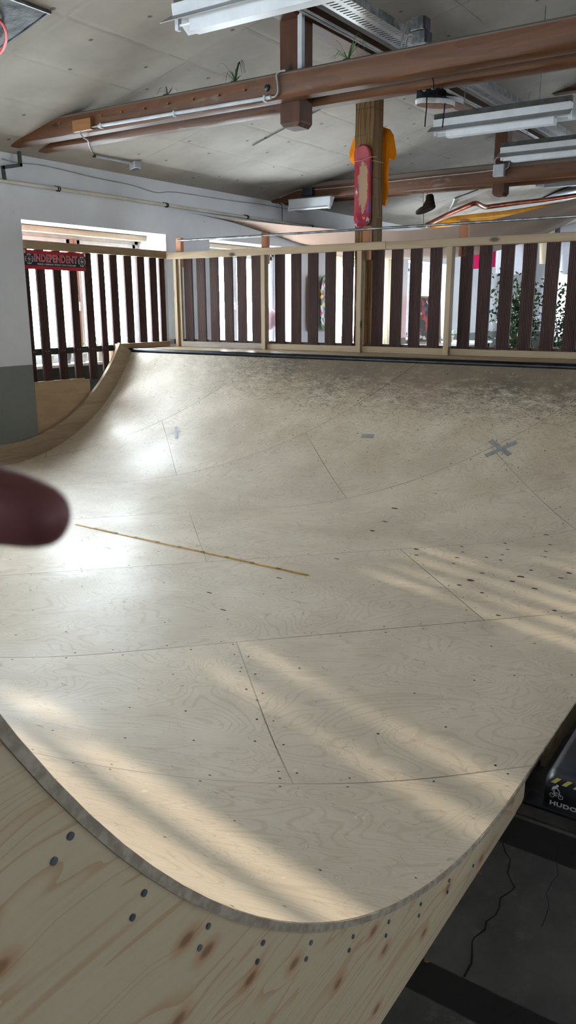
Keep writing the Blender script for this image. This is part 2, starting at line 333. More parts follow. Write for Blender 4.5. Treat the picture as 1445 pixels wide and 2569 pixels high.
m_lace=mottled('black_lace',(16,16,18),(26,26,28),60,.8,spec=.1)
m_leaf=mottled('green_leaf',(60,100,44),(96,142,70),10,.45,bump=0); m_leafd=mottled('dark_ficus_leaf',(38,58,34),(70,94,56),10,.35,bump=0)
m_stem=mottled('brown_stem',(90,66,46),(66,48,34),20,.8)
m_pot=mottled('terracotta_pot',(176,128,104),(156,108,86),8,.7); m_potw=mottled('pale_pot',(206,200,190),(190,184,172),8,.6)
m_copper=mottled('copper_pipe',(130,68,44),(96,48,32),7,.35,.6)
m_yellow=mottled('yellow_duct',(214,148,30),(188,124,20),5,.4)
m_tape=mottled('grey_duct_tape',(146,146,144),(124,124,122),18,.55,bump=.3)
m_tape2=mottled('faint_bluish_tape',(172,176,180),(160,162,164),18,.55,bump=.2)
m_rule=mottled('yellow_wooden_rule',(182,138,30),(150,110,20),30,.45,stretch=(1,1,1))
m_ruledark=mottled('rule_hinge_metal',(90,72,30),(52,42,24),30,.4,.6)
m_boardply=mottled('bare_birch_board',(160,136,106),(148,124,94),3,.6,stretch=(1,1,3))
m_banred=mottled('banner_red',(170,22,40),(150,18,34),5,.5); m_banblk=mottled('banner_black',(16,14,20),(22,20,26),5,.45); m_letred=mottled('letter_red',(214,36,54),(190,24,44),12,.45); m_letw=mottled('letter_white',(222,214,218),(206,198,202),9,.5)
m_hud=mottled('black_moulded_plastic',(20,24,32),(34,38,46),9,.36,bump=.12); m_hazy=mottled('hazard_yellow',(196,186,98),(178,168,84),12,.5); m_decal=mottled('pale_decal',(206,210,216),(190,194,200),12,.5)
m_skin=mottled('hand_skin',(112,64,64),(98,54,54),22,.55,bump=.1); m_nail=mottled('finger_nail',(150,104,98),(140,94,90),9,.3); m_sleeve=cloth('dark_sleeve',(40,40,48))
m_paint=graphic_mat('abstract_painting',[(30,26,30),(170,40,36),(60,70,110),(205,195,190),(120,30,30)],14.,(28,24,28))
m_bwprint=graphic_mat('black_white_print',[(20,22,30),(220,220,224),(60,60,90)],16.,(20,22,30))
m_string=mottled('natural_string',(206,190,160),(190,172,140),20,.8)
m_niche=mottled('niche_grey_green',(78,88,86),(66,74,74),3,.7)
m_chip=mottled('pale_chip',(224,220,212),(206,200,190),9,.5)
m_crack=mottled('crack_shadow_gap',(16,16,17),(22,22,23),9,.9)
m_table=mottled('white_table_top',(218,222,224),(206,210,212),5,.4)
m_pinkball=mottled('pale_pink',(226,188,196),(214,176,186),5,.6)

# ---------------------------------------------------------------- the room
FZ=-.1; XR,YB,YF=6.8,19.2,-4.5
struct(MB().box((-7.5,YF,FZ-.1),(XR+.3,YB+.2,FZ)).build('floor',m_conc,origin=(0,0,0)))
crk=[(815,1190),(770,1225),(795,1300),(828,1345),(820,1400),(808,1450),(835,1510),(860,1555),(840,1580),(755,1635),(745,1710),(720,1760),(650,1810),(640,1870),(560,1930),(545,1960),(545,2060),(540,2120),(485,2220)]
mb=MB(); P=[atZ(1000+x/2.957,1700+y/2.957,FZ+.0015) for x,y in crk]
L=[];R_=[]
for i,p in enumerate(P):
    t=(P[min(i+1,len(P)-1)]-P[max(i-1,0)]).normalized(); n=Vector((-t.y,t.x,0)); w=.0018+.0014*random.random(); L.append(p+n*w); R_.append(p-n*w)
mb.grid([L,R_]); fl=bpy.data.objects['floor']; mb.build('crack',m_crack,fl)
ck2=[(1460,1180),(1445,1290),(1130,1480),(1140,1560),(1095,1640),(1120,1700),(1075,1790)]
mb=MB(); P=[atZ(1000+x/2.957,1700+y/2.957,FZ+.0015) for x,y in ((1185,1240),(1165,1330),(1185,1460),(1135,1520),(1095,1600),(1115,1700),(1085,1790),(1060,1850))]
mb.grid([[p+Vector((.001,0,0)) for p in P],[p-Vector((.001,0,0)) for p in P]]); mb.build('crack',m_crack,fl)

WIN=[(5.39+2.9*k,7.47+2.9*k) for k in (-3,-2,-1,0,1,2,3)]; ZS,ZL=.93,2.378
def long_wall(name,x0,x1,openings,top,y0=YF,y1=YB,sill=None):
    mb=MB(); ys=[y0]+[v for o in openings for v in o]+[y1]
    for i in range(0,len(ys),2):
        if ys[i+1]-ys[i]>.01: mb.box((x0,ys[i],FZ),(x1,ys[i+1],top))
    for a,b in openings: mb.box((x0,a,ZL),(x1,b,top))
    return mb
mb=long_wall('wall_left',-7.5,XW,WIN,3.0)
for a,b in WIN: mb.cur=1; mb.box((-7.5,a,FZ),(-7.05,b,ZS-.03)); mb.cur=0
struct(mb.build('wall_left',[m_wall,m_niche],origin=(0,0,FZ)))
WR=[(.75,1.8),WIN[5],WIN[6]]  # unseen windows added here, sized to brighten the side panel and lounge
mb=long_wall('wall_right',XR,XR+.3,WR,3.0)
for a,b in WR: mb.box((XR,a,FZ),(XR+.3,b,ZS))
struct(mb.build('wall_right',m_wall,origin=(0,0,FZ)))
def end_wall(name,y0,y1,ops):
    mb=MB(); xs=[-7.5]+[v for o in ops for v in o]+[XR+.3]
    for i in range(0,len(xs),2):
        cuts=[xs[i]]+([0.] if xs[i]<0<xs[i+1] else [])+[xs[i+1]]
        for a,b in zip(cuts[:-1],cuts[1:]): mb.prism([(a,y0,FZ),(b,y0,FZ),(b,y0,ceil_z(b)+.05),(a,y0,ceil_z(a)+.05)],(0,y1-y0,0))
    for a,b in ops:
        mb.box((a,y0,FZ),(b,y1,ZS)); mb.prism([(a,y0,ZL),(b,y0,ZL),(b,y0,ceil_z(b)+.05),(a,y0,ceil_z(a)+.05)],(0,y1-y0,0))
    return struct(mb.build(name,m_wall,origin=(0,0,FZ)))
BW=[(-5.72,-4.2),(-2.2,-.4)]; FW=[(-5.5,-3.4)]
end_wall('wall_back',YB,YB+.3,BW); end_wall('wall_front',YF-.3,YF,FW)
mb=MB()
mb.prism([(-7.5,YF-.3,ceil_z(-7.5)),(0,YF-.3,ceil_z(0)),(XR+.3,YF-.3,ceil_z(XR+.3)),(XR+.3,YF-.3,ceil_z(XR+.3)+.1),(0,YF-.3,ceil_z(0)+.1),(-7.5,YF-.3,ceil_z(-7.5)+.1)],(0,YB-YF+.6,0))
struct(mb.build('ceiling',m_ceil,origin=(0,0,0)))

wn=[0]
def window(a,b,x,inward,mull=m_frame,axis='y',sillm=True):
    """frame, two sashes, panes; x is the plane, inward the direction to the room"""
    wn[0]+=1; nm='window_%d'%wn[0]
    def T(u,d,z): return (x+inward*d,u,z) if axis=='y' else (u,x+inward*d,z)
    o=T((a+b)/2,0,ZS); root=bpy.data.objects.new(nm,None); C.objects.link(root); root.location=o; root['_o']=o; struct(root)
    z0,z1=ZS,ZL; m=(a+b)/2; mb=MB()
    for p,q in (((a,-.03,z0),(a+.06,.04,z1)),((b-.06,-.03,z0),(b,.04,z1)),((a,-.03,z1-.1),(b,.04,z1)),((a,-.03,z0),(b,.04,z0+.05))): mb.box(T(*p),T(*q))
    struct(mb.build('window_frame',m_frame,root,bevel=.004))
    mb=MB().box(T(m-.05,-.03,z0),T(m-.004,.06,z1-.1)); mb.box(T(m+.004,-.03,z0),T(m+.05,.06,z1-.1)); struct(mb.build('mullion',mull,root,bevel=.004))
    for c,d in ((a+.06,m-.05),(m+.05,b-.06)):
        mb=MB()
        for p,q in (((c,-.02,z0+.05),(c+.05,.05,z1-.1)),((d-.05,-.02,z0+.05),(d,.05,z1-.1)),((c,-.02,z1-.16),(d,.05,z1-.1)),((c,-.02,z0+.05),(d,.05,z0+.11))): mb.box(T(*p),T(*q))
        s=struct(mb.build('sash',m_frame,root,bevel=.004)); 
        mb=MB().add([T(c+.04,.01,z0+.1),T(d-.04,.01,z0+.1),T(d-.04,.01,z1-.15),T(c+.04,.01,z1-.15)],[(0,1,2,3)]); struct(mb.build('pane',m_glass,s))
    mb=MB().box(T(m-.012,.06,1.52),T(m+.012,.075,1.68)); mb.box(T(m-.012,.075,1.58),T(m+.012,.1,1.6)); mb.box(T(m-.012,.09,1.50),T(m+.01,.105,1.6)); struct(mb.build('handle',m_white,root,bevel=.002))
    if sillm: mb=MB().box(T(a+.002,.04,z0-.028),T(b-.002,.33,z0+.004)); struct(mb.build('window_sill',m_white,root,bevel=.005))
    # daylight portal filling the opening
    L_=bpy.data.lights.new('daylight_portal','AREA'); L_.shape='RECTANGLE'; L_.size=b-a-.1; L_.size_y=z1-z0-.1; L_.cycles.is_portal=True; L_.energy=1
    lo=bpy.data.objects.new('daylight_portal',L_); C.objects.link(lo); lo.location=T(m,-.1,(z0+z1)/2)
    dirv=Vector(T(m,1,0))-Vector(T(m,0,0)); lo.rotation_euler=dirv.to_track_quat('-Z','Z').to_euler()
    return root
for i,(a,b) in enumerate(WIN): window(a,b,-7.3,1,m_brownframe if i==3 else m_frame)
for a,b in WR: window(a,b,XR+.2,-1,sillm=False)
for a,b in BW: window(a,b,YB+.2,-1,axis='x',sillm=False)
for a,b in FW: window(a,b,YF-.2,1,axis='x',sillm=False)
# boxed shutter lining above the window glass
for a,b in WIN[2:6]:
    struct(MB().box((-7.3,a+.003,2.315),(-7.12,b-.003,2.372)).build('trim_1',m_curb))

# ---------------------------------------------------------------- the mini ramp
R,YN,YFAR=2.11,2.317,4.95; XL,XRR=-6.76,-.667
THN=math.acos(1-1.25/R); THF=math.acos(1-1.045/R)
def prof(s,off=0.):
    if s<YN: th=(YN-s)/R; return (YN-(R-off)*sin(th), R-(R-off)*cos(th))
    if s>YFAR: th=(s-YFAR)/R; return (YFAR+(R-off)*sin(th), R-(R-off)*cos(th))
    return (s,off)
SMIN,SMAX=YN-R*THN,YFAR+R*THF
ss=[SMIN+(YN-SMIN)*i/28 for i in range(28)]+[YN+(YFAR-YN)*i/6 for i in range(6)]+[YFAR+(SMAX-YFAR)*i/32 for i in range(33)]
ramp=empty('skate_ramp',((XL+XRR)/2,3.6,FZ),'large bare plywood mini ramp with black coping filling the room','ramp')
mb=MB(); xs=[XL+(XRR-XL)*i/12 for i in range(13)]; mb.uv=[]
rows=[]
for s in ss:
    y,z=prof(s); rows.append([Vector((x,y,z)) for x in xs]); mb.uv+=[(x,s) for x in xs]
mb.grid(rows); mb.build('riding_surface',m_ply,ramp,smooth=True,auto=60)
def strip(mb,pts,x0,x1):      # pts: (y,ztop,zbot)
    rows=[[Vector((x0,y,a)),Vector((x1,y,a)),Vector((x1,yb,b)),Vector((x0,yb,b))] for y,a,yb,b in pts]
    mb.grid(rows,closed=True); n=len(mb.v); mb.add(rows[0],[(0,1,2,3)]); mb.add(rows[-1],[(3,2,1,0)]); return mb
mb=strip(MB(),[(*prof(s,-.0005),*prof(s,-.0155)) for s in ss],XRR-.6,XRR+.004); mb.build('layered_plywood_edge',m_edge,ramp,smooth=True,auto=50)
GAP=(2.42,2.67)
near=[(*prof(s,-.0155),prof(s,-.0155)[0],FZ) for s in ss if prof(s)[0]<GAP[0]-.03]
y0,z0=prof(SMIN,-.0155); near=[(y0-.9,z0+.06,y0-.9,FZ),(y0-.005,z0+.06,y0-.005,FZ)]+near+[(GAP[0],-.0155,GAP[0],FZ)]
mb=strip(MB(),near,XRR-.02,XRR); mb.build('side_panel',m_panel,ramp)
farp=[(GAP[1],-.0155,GAP[1],FZ)]+[(*prof(s,-.0155),prof(s,-.0155)[0],FZ) for s in ss if prof(s)[0]>GAP[1]+.03]+[(6.8,1.05,6.8,FZ),(7.5,1.05,7.5,FZ)]
mb=strip(MB(),farp,XRR-.02,XRR); mb.build('side_panel',m_panel,ramp)
MB().box((XRR-.08,GAP[0]-.1,FZ),(XRR-.03,GAP[1]+.1,-.03)).build('inner_joist',m_beam2,ramp)
# left curb
cs=[s for s in ss if s>1.5]
mb=strip(MB(),[(*prof(s,.205),*prof(s,-.05)) for s in cs if prof(s,.2)[1]<1.2],-6.80,XL); mb.build('side_curb',m_curb,ramp,smooth=True,auto=50)
MB().tube([(XL-.02,6.79,1.052),(XRR+.01,6.79,1.052)],.03,16).build('coping',m_black,ramp,smooth=True)
y0,z0=prof(SMIN); MB().tube([(XL-.02,y0-.02,z0+.01),(XRR+.01,y0-.02,z0+.01)],.03,16).build('coping',m_black,ramp,smooth=True)
MB().box((-6.79,6.81,1.05),(XRR,7.6,1.074)).build('deck',m_lumber,ramp)
MB().box((-6.79,y0-.9,z0),(XRR,y0-.03,z0+.024)).build('deck',m_lumber,ramp)
# screws in the skin: along the seams and the hidden joists
a_=.80226
def uv2p(A,N,off=.0008):
    w=A*cos(a_)-N*sin(a_); s=A*sin(a_)+N*cos(a_); y,z=prof(s,off); y2,z2=prof(s,off+.1); return w,s,Vector((w,y,z)),Vector((0,y2-y,z2-z)).normalized()
mb=MB(); cnt=0
def screw(A,N,r=.005):
    w,s,p,n=uv2p(A,N)
    if XL+.03<w<XRR-.02 and SMIN<s<SMAX-.04: mb.disc(p,n,r*random.uniform(.8,1.15),7)
for k in range(-4,8):
    N0=2.21+1.254*k; par=k%2
    A=-7.
    while A<9:
        for dn in (-.03,.03):
            if random.random()<.8: screw(A+random.uniform(-.07,.07),N0+dn+random.uniform(-.012,.012))
        for f in (.25,.5,.75):
            if random.random()<.7: screw(A+random.uniform(-.05,.05),N0+f*1.254+random.uniform(-.04,.04))
        A+=.24
    for j in range(-4,5):
        A0=.48+1.265*par+2.53*j; n_=N0+.12
        while n_<N0+1.2:
            for da in (-.03,.03):
                if random.random()<.85: screw(A0+da,n_+random.uniform(-.05,.05))
            n_+=.2
o=mb.build('screw_heads',m_screw,ramp); o['kind']='stuff'
mb=MB()
for X,Y,r in [(380,1320,.022),(383,1360,.016),(685,1302,.018),(692,1340,.015),(655,1377,.02),(628,1415,.016),(972,1282,.02),(990,1322,.015),(955,1357,.015),(943,1393,.015),(1245,1250,.024),(1272,1298,.015),(1243,1336,.015),(1238,1372,.016),(1145,1460,.017),(1080,1503,.028),(1020,1535,.02),(1170,1583,.022),(745,1528,.03),(820,1480,.018),(668,1560,.02),(820,1610,.018),(925,1760,.017),(1300,1728,.018),(1400,1480,.026),(1345,1512,.018),(850,1375,.013),(1160,1253,.013),(240,1080,.03),(172,1140,.03),(90,1198,.026)]:
    p=atZ(900+X/2.651,880+Y/2.651,0)
    if p.y>YFAR: th=math.asin(min(.9,(p.y-YFAR)/R)); p.z=R-R*cos(th)
    n=9; a0=random.random()*6; mb.add([p+Vector((0,0,.001))+Vector((cos(2*pi*k/n),sin(2*pi*k/n)*.7,0))*r*.9*random.uniform(.6,1.2) for k in range(n)],[list(range(n))])
for X,Y in ((525,1487),(560,1530),(700,1450),(845,1402)):
    p=atZ(X,Y,.001); mb.add([p+Vector((cos(2*pi*k/7)*.022,sin(2*pi*k/7)*.007,0)) for k in range(7)],[list(range(7))])
o=mb.build('burn_marks',m_burn,ramp); o['kind']='stuff'
# flat-head screws on the side panel
for X,Y in [(362,715),(276,845),(744,1010),(683,1137),(1076,1182),(1031,1294),(1360,1268),(1330,1365)]:
    p=atX(X/2.0643,1750+Y/2.0643,XRR); mb=MB(); mb.tube([p,p+Vector((.0025,0,0))],[.0048,.0052],12); mb.build('screw',m_boltblue,ramp,smooth=True)
for X,Y in [(350,1004),(326,1084),(556,974),(537,1041),(732,902),(717,970),(888,815),(879,872),(1027,700),(1019,757),(1145,628)]:
    p=atX(600+X/1.9527,1850+Y/1.9527,XRR); mb=MB(); mb.tube([p,p+Vector((.0025,0,0))],[.0048,.0052],12); mb.build('screw',m_boltblue,ramp,smooth=True)

# tape, chips and the folding rule lying on the ramp
def surf(w,s,off): y,z=prof(s,off); return Vector((w,y,z))
def tape(name,pts,label,wd=.045):
    mb=MB()
    for (w0,s0),(w1,s1) in pts:
        n=6; d=Vector((w1-w0,s1-s0)); nn=Vector((-d.y,d.x)).normalized()*wd/2
        rows=[[surf(w0+d.x*i/n+sg*nn.x,s0+d.y*i/n+sg*nn.y,.0016+(.0006 if (w0,s0)!=pts[0][0] else 0)) for sg in (-1,1)] for i in range(n+1)]
        mb.grid(rows)
    return tag(mb.build(name,m_tape2 if wd<.04 else m_tape,smooth=True),label,'tape')
tape('tape_cross',[((-2.24,6.39),(-2.03,6.25)),((-2.22,6.21),(-2.02,6.40))],'cross of grey tape on the right part of the far ramp transition')
tape('tape_cross',[((-5.54,6.04),(-5.40,6.12)),((-5.52,6.17),(-5.38,6.0))],'faint bluish tape cross on the left part of the far transition',.03)
tape('tape_patch',[((-3.40,6.30),(-3.28,6.31))],'small single patch of grey tape on the middle of the far transition',.05)
rule=empty('folding_rule',atZ(480,1380,.002),'yellow wooden folding rule opened out straight on the ramp flat','folding rule')
pa,pb=atZ(194,1317,.0),atZ(768,1443.5,.0); d=(pb-pa)/10; t=d.normalized(); nn=Vector((-t.y,t.x,0))
for i in range(10):
    z=.0025+.003*((i%2)); c=pa+d*(i+.5)+Vector((0,0,z)); mb=MB().obox(c,t*(d.length/2+.014),nn*.0085,Vector((0,0,.0015))); sg=mb.build('rule_segment',m_rule,rule,bevel=.0006)
    if i<9: 
        q=pa+d*(i+1)+Vector((0,0,.0068)); MB().obox(q,t*.016,nn*.006,Vector((0,0,.0008))).build('hinge',m_ruledark,rule)
c=atZ(1028,2247,.36)
p=Vector((XRR-.03,*prof(1.28,.0)))
for (X,Y),lab in (((1028,2247),'pale plastic chip lying at the near ramp edge'),((980,2272),'tiny pale splinter beside the larger chip at the near ramp edge')):
    p=atX(X,Y,XRR-.012); 
    mb=MB().add([p+Vector(v)*(.9 if X>1000 else .5) for v in ((-.012,0,.002),(.006,-.012,.002),(.01,.01,.003),(-.002,.002,.014))],[(0,2,1),(0,1,3),(1,2,3),(2,0,3)]); tag(mb.build('chip',m_chip),lab,'chip')

# ---------------------------------------------------------------- slat fences
def slat_profile(w=.122,t=.022,n=7):
    p=[]; g=.0045; 
    for i in range(n+1):
        c=-w/2+w*(i+.5)/(n+1)
        p+=[(c-g/2,0),(c-g/2,.005),(c+g/2,.005),(c+g/2,0)]
    return [(-w/2,0)]+p+[(w/2,0),(w/2,t),(-w/2,t)]
SP=slat_profile()
def slat_mb(c,z0,z1,face):      # face: 'y' looks toward -y ; 'x' looks toward +x
    mb=MB()
    pts=[(c[0]+u,c[1]+v,z0) for u,v in SP] if face=='y' else [(c[0]-v,c[1]+u,z0) for u,v in SP]
    mb.prism(pts,(0,0,z1-z0)); return mb
fence=empty('slat_fence',(-4.1,7.5,1.074),'long ribbed brown slat fence with pale rails behind the coping','fence')
cent=[-6.503,-6.307,-6.106,-5.898,-5.706,-5.50,-5.176,-4.963,-4.745,-4.526,-4.314,-3.957,-3.748,-3.540,-3.33,-3.014,-2.829,-2.618,-2.412,-2.204,-2.0]
k=-1.795
while k>-.8+0: break
cent+=[-1.795,-1.59,-1.39,-1.19,-.99,-.79]
for c in cent:
    dz=random.uniform(-.004,.004); slat_mb((c,7.505,0),1.085+dz,2.13,'y').build('slat',m_slat,fence)
MB().box((-6.775,7.435,2.092),(-3.845,7.503,2.168)).build('top_rail',m_lumber,fence,bevel=.004)
MB().box((-3.842,7.435,2.088),(XRR,7.503,2.164)).build('top_rail',m_lumber,fence,bevel=.004)
posts=[-6.674,-5.376,-4.162,-3.184,-1.96+.2,-.76]
for i,x in enumerate(posts):
    if i==0: MB().box((x-.0,7.44,1.074),(x+.045,7.5,2.092)).build('post',m_lumberV,fence,bevel=.003); MB().box((x+.047,7.47,1.074),(x+.09,7.504,2.092)).build('post',m_lumberV,fence,bevel=.003)
    else: MB().box((x,7.425,1.074),(x+.055,7.504,2.09)).build('post',m_lumberV,fence,bevel=.003)
for i,(a,b) in enumerate([(-6.583,-5.379),(-5.318,-4.165),(-4.104,-3.187),(-3.126,-1.763),(-1.702,XRR)]):
    MB().box((a,7.455,1.076),(b,7.503,1.138)).build('bottom_rail',m_grey_lumber if i==0 else m_lumber,fence,bevel=.003)
MB().box((-6.775,7.53,1.10),(XRR,7.57,1.16)).build('back_rail',m_beam2,fence)
for x in (-6.665,-5.41,-4.135,-3.09,-1.75): MB().box((x-.012,7.505,2.0),(x+.07,7.56,2.335)).build('bracket',m_bracket,fence,bevel=.008)
MB().tube([(-6.63,7.49,2.302),(XRR+.05,7.49,2.296)],.0125,12).build('handrail',m_galv,fence,smooth=True)

wf=W_=empty('window_slat_fence',(-6.83,6.43,.6),'short ribbed brown slat screen standing in the left window recess','fence')
for a,b in ((5.40,5.466),(5.559,5.669),(5.777,5.881),(5.990,6.093),(6.197,6.306),(6.404,6.49),(6.578,6.690),(6.799,6.917),(7.005,7.126),(7.211,7.33),(7.377,7.465)):
    c=(a+b)/2; w=b-a; mb=MB(); mb.prism([(-6.838-v,c+u*w/.122,.76) for u,v in SP],(0,0,1.36)); mb.build('slat',m_slat,wf)
MB().box((-6.838,5.395,2.106),(-6.79,7.462,2.19)).build('top_rail',m_lumberY,wf,bevel=.004)
MB().box((-6.84,6.585,1.078),(-6.78,7.46,1.136)).build('bottom_rail',m_lumberY,wf,bevel=.004)
MB().box((-6.895,5.395,1.056),(-6.862,7.465,1.122)).build('cross_rail',m_darkrail,wf)
for y in (5.445,5.60,5.64,5.82,5.86,6.03,6.07,6.24,6.28,6.44):
    MB().tube([(-6.838,y,1.095),(-6.834,y,1.095)],.0055,8).build('screw',m_galv,wf)
wb=empty('window_slat_fence',(-6.83,3.53,.6),'added slat screen shaping the sun streaks, in the unseen window before the pier','fence')
for a,b,n in ((2.97,3.07,1),(3.24,3.36,1),(3.47,3.94,4),(4.02,4.20,2),(4.29,4.56,2)):  # screen is added out of view; its gaps are spaced to carve sun streaks
    for k in range(n):
        w=(b-a)/n; mb=MB(); mb.prism([(-6.838-v,a+w*(k+.5)+u*w/.122,.76) for u,v in SP],(0,0,1.36)); mb.build('slat',m_slat,wb)
MB().box((-6.838,2.495,2.106),(-6.79,4.565,2.19)).build('top_rail',m_lumberY,wb,bevel=.004)
MB().box((-6.895,2.495,1.056),(-6.862,4.565,1.122)).build('cross_rail',m_darkrail,wb)
# banner
ban=empty('banner',(-6.805,5.81,1.93),'black and red banner with lettering and two crosses hung on the left slat screen','banner')
BY0,BY1=5.403,6.212
def BP(u,v,d=0.): # u 0..1 along y, v 0..1 up
    y=BY0+(BY1-BY0)*u; return Vector((-6.826+d+.006*sin(u*17),y,1.915+.185*v))
def bsheet(v0,v1,d,m,name,u0=0.,u1=1.):
    mb=MB(); mb.grid([[BP(u0+(u1-u0)*i/24,v,d) for i in range(25)] for v in (v0,v1)]); return mb.build(name,m,ban,solid=.0012)
bsheet(.0,1.,0,m_banred,'red_cloth'); bsheet(.19,.8,.002,m_banblk,'black_field',.01,.99)
def text_on(par,txt,org,xdir,ydir,size,mat,off=0.,ext=.0004,name='lettering',sx=1.,shear=0.,align='CENTER',spc=1.):
    cu=bpy.data.curves.new(name,'FONT'); cu.body=txt; cu.size=size; cu.offset=off; cu.extrude=ext; cu.align_x=align; cu.align_y='CENTER'; cu.shear=shear; cu.space_character=spc; cu.fill_mode='BOTH'
    tmp=bpy.data.objects.new(name,cu); C.objects.link(tmp); bpy.context.view_layer.update()
    me=bpy.data.meshes.new_from_object(tmp.evaluated_get(bpy.context.evaluated_depsgraph_get())); bpy.data.objects.remove(tmp)
    xd=Vector(xdir).normalized(); yd=Vector(ydir).normalized(); nz=xd.cross(yd); o0=Vector(par['_o']); org=Vector(org)
    for v in me.vertices: v.co=org+xd*(v.co.x*sx)+yd*v.co.y+nz*v.co.z-o0
    me.materials.clear(); me.materials.append(mat); o=bpy.data.objects.new(name,me); C.objects.link(o); o.parent=par; o['_o']=tuple(o0); return o
yc=(BY0+BY1)/2
text_on(ban,'INDEPENDENT',(-6.8175,yc,2.022),(0,1,0),(0,0,1),.098,m_letw,off=.0036,sx=.80,spc=1.1)
text_on(ban,'INDEPENDENT',(-6.8165,yc,2.022),(0,1,0),(0,0,1),.098,m_letred,off=.0008,sx=.80,spc=1.1)
text_on(ban,'TRUCK COMPANY STOCK CARS GASOLINE',(-6.8165,yc+.005,1.966),(0,1,0),(0,0,1),.021,m_letw,off=.0004,spc=1.35,sx=.95)
def cross_emblem(cy,cz,r):
    def arm(rr,inner,m,d):
        mb=MB()
        for k in range(4):
            a=k*pi/2; pts=[]
            half=.62 if rr==r else .5
            P=[(inner,-inner*.9),]
            arc=[(rr*cos(t),rr*sin(t)) for t in [-half+2*half*i/8 for i in range(9)]]
            side=[(rr*.35,-rr*.13)]; side2=[(rr*.35,rr*.13)]
            poly=[(0,-inner)]+side+arc+side2+[(0,inner)]
            mb.prism([(-6.818+d,cy+x*cos(a)-y*sin(a),cz+x*sin(a)+y*cos(a)) for x,y in poly],(.0006,0,0))
        mb.build('cross_emblem',m,ban)
    arm(r,r*.12,m_letw,0.); arm(r*.86,r*.05,m_banblk,.001)
    mb=MB()
    for a in (0,pi/2):
        mb.obox((-6.8155,cy,cz),(.0004,0,0),(0,cos(a)*r*.8,sin(a)*r*.8),(0,-sin(a)*.0016,cos(a)*.0016))
    mb.build('cross_emblem',m_letw,ban)
cross_emblem(BY0+.062,2.012,.05); cross_emblem(BY1-.058,2.012,.05)
for y in (BY0+.012,BY1-.012): MB().box((-6.822,y-.006,2.066),(-6.815,y+.006,2.098)).build('clip',m_chip,ban)
# leaning board under the screen
mb=MB().prism([(-6.822,5.395,FZ),(-6.822,6.147,FZ),(-6.822,6.147,.768),(-6.822,6.08,.770),(-6.822,6.08,.786),(-6.822,5.395,.792)],(.018,0,0))
tag(mb.build('plywood_board',m_boardply),'bare birch plywood board standing below the left slat screen','board')

# ---------------------------------------------------------------- roof timbers
def tie_beam(Y,zb,zt,label,xl=-6.83):
    t=empty('tie_beam',(0,Y,zb),label,'beam','double tie beams across the hall')
    h=zt-zb
    for y0,y1 in ((Y,Y+.14),(Y+.32,Y+.46)):
        # rounded lower front edge
        r=.035
        n=60; xs=[xl+(6.75-xl)*i/n for i in range(n+1)]
        rows=[]
        for x in xs:
            w=.006*sin(x*3.1+Y)+.004*sin(x*7.7); zc=min(zt,ceil_z(x)-.002); zc=max(zc,zb+.05)
            rows.append([Vector((x,y,min(z,zc))) for y,z in ((y0,zb+r+w),(y0+.012,zb+.014+w),(y0+r,zb),(y1-.01,zb),(y1,zb+.01),(y1,zt-.005),(y1-.01,zt),(y0+.012,zt),(y0,zt-.012))])
        mb=MB().grid(rows,closed=True); mb.add(rows[0],[list(range(9))]); mb.add(rows[-1],[list(range(8,-1,-1))]); mb.build('plank',m_beam,t,smooth=True,auto=30)
    return t
tb1=tie_beam(5.2,3.0,3.172,'near double brown tie beam with pegs crossing above the ramp')
tb2=tie_beam(9.65,2.95,3.158,'far double brown tie beam behind the reed column')
def king_post(Y,x0,x1,zb,par):
    y0,y1=Y+.145,Y+.315; zt=ceil_z((x0+x1)/2)-.11
    mb=MB(); c=.025
    ring=lambda z,i:[Vector((x0+i,y0+i*.4,z)),Vector((x1-i,y0+i*.4,z)),Vector((x1-i,y1-i*.4,z)),Vector((x0+i,y1-i*.4,z))]
    rows=[ring(zb,c),ring(zb+.03,0),ring(zt,0)]; mb.grid(rows,closed=True); mb.add(rows[0],[(3,2,1,0)]); mb.add(rows[-1],[(0,1,2,3)])
    return mb.build('king_post',m_beam2,par,bevel=.006)
king_post(5.2,-3.675,-3.495,2.835,tb1); king_post(9.65,-3.66,-3.51,2.82,tb2)
for X,Y in ((152,311),(256,291),(308,282),(365,273),(424,261),(487,250),(551,240),(616,227)):
    p=atY(X,Y,5.2); MB().tube([p+Vector((0,.004,0)),p+Vector((0,-.022,0))],.0075,8).build('peg',m_block,tb1,smooth=True)
p=atY(671,221,5.2); MB().lathe((0,0,0),[(.001,0),(.02,.004),(.022,.018),(.012,.03)],12)
mb=MB(); mb.tube([p,p+Vector((0,-.012,0)),p+Vector((0,-.02,0))],[.024,.022,.012],12); mb.build('knob',m_blackplastic,tb1,smooth=True)
pur=MB().box((-3.66,YF,3.545),(-3.475,YB,3.66)).build('purlin',m_purlin,bevel=.01); tag(pur,'dark brown lengthwise purlin under the sloping ceiling','beam')
cb=MB()
P=[Vector((-3.36,9.7,3.80)),Vector((3.36,9.7,3.80)),Vector((2.4,9.7,4.0)),Vector((-2.4,9.7,4.0))]
cb.prism([(-3.0-.0,9.72,ceil_z(-3.0)-.004),(3.0,9.72,ceil_z(3.0)-.004),(2.45,9.72,3.92),(-2.45,9.72,3.92)],(0,.12,0))
o=tag(cb.build('collar_beam',m_beam),'dark brown collar beam high up behind the cable tray','beam')
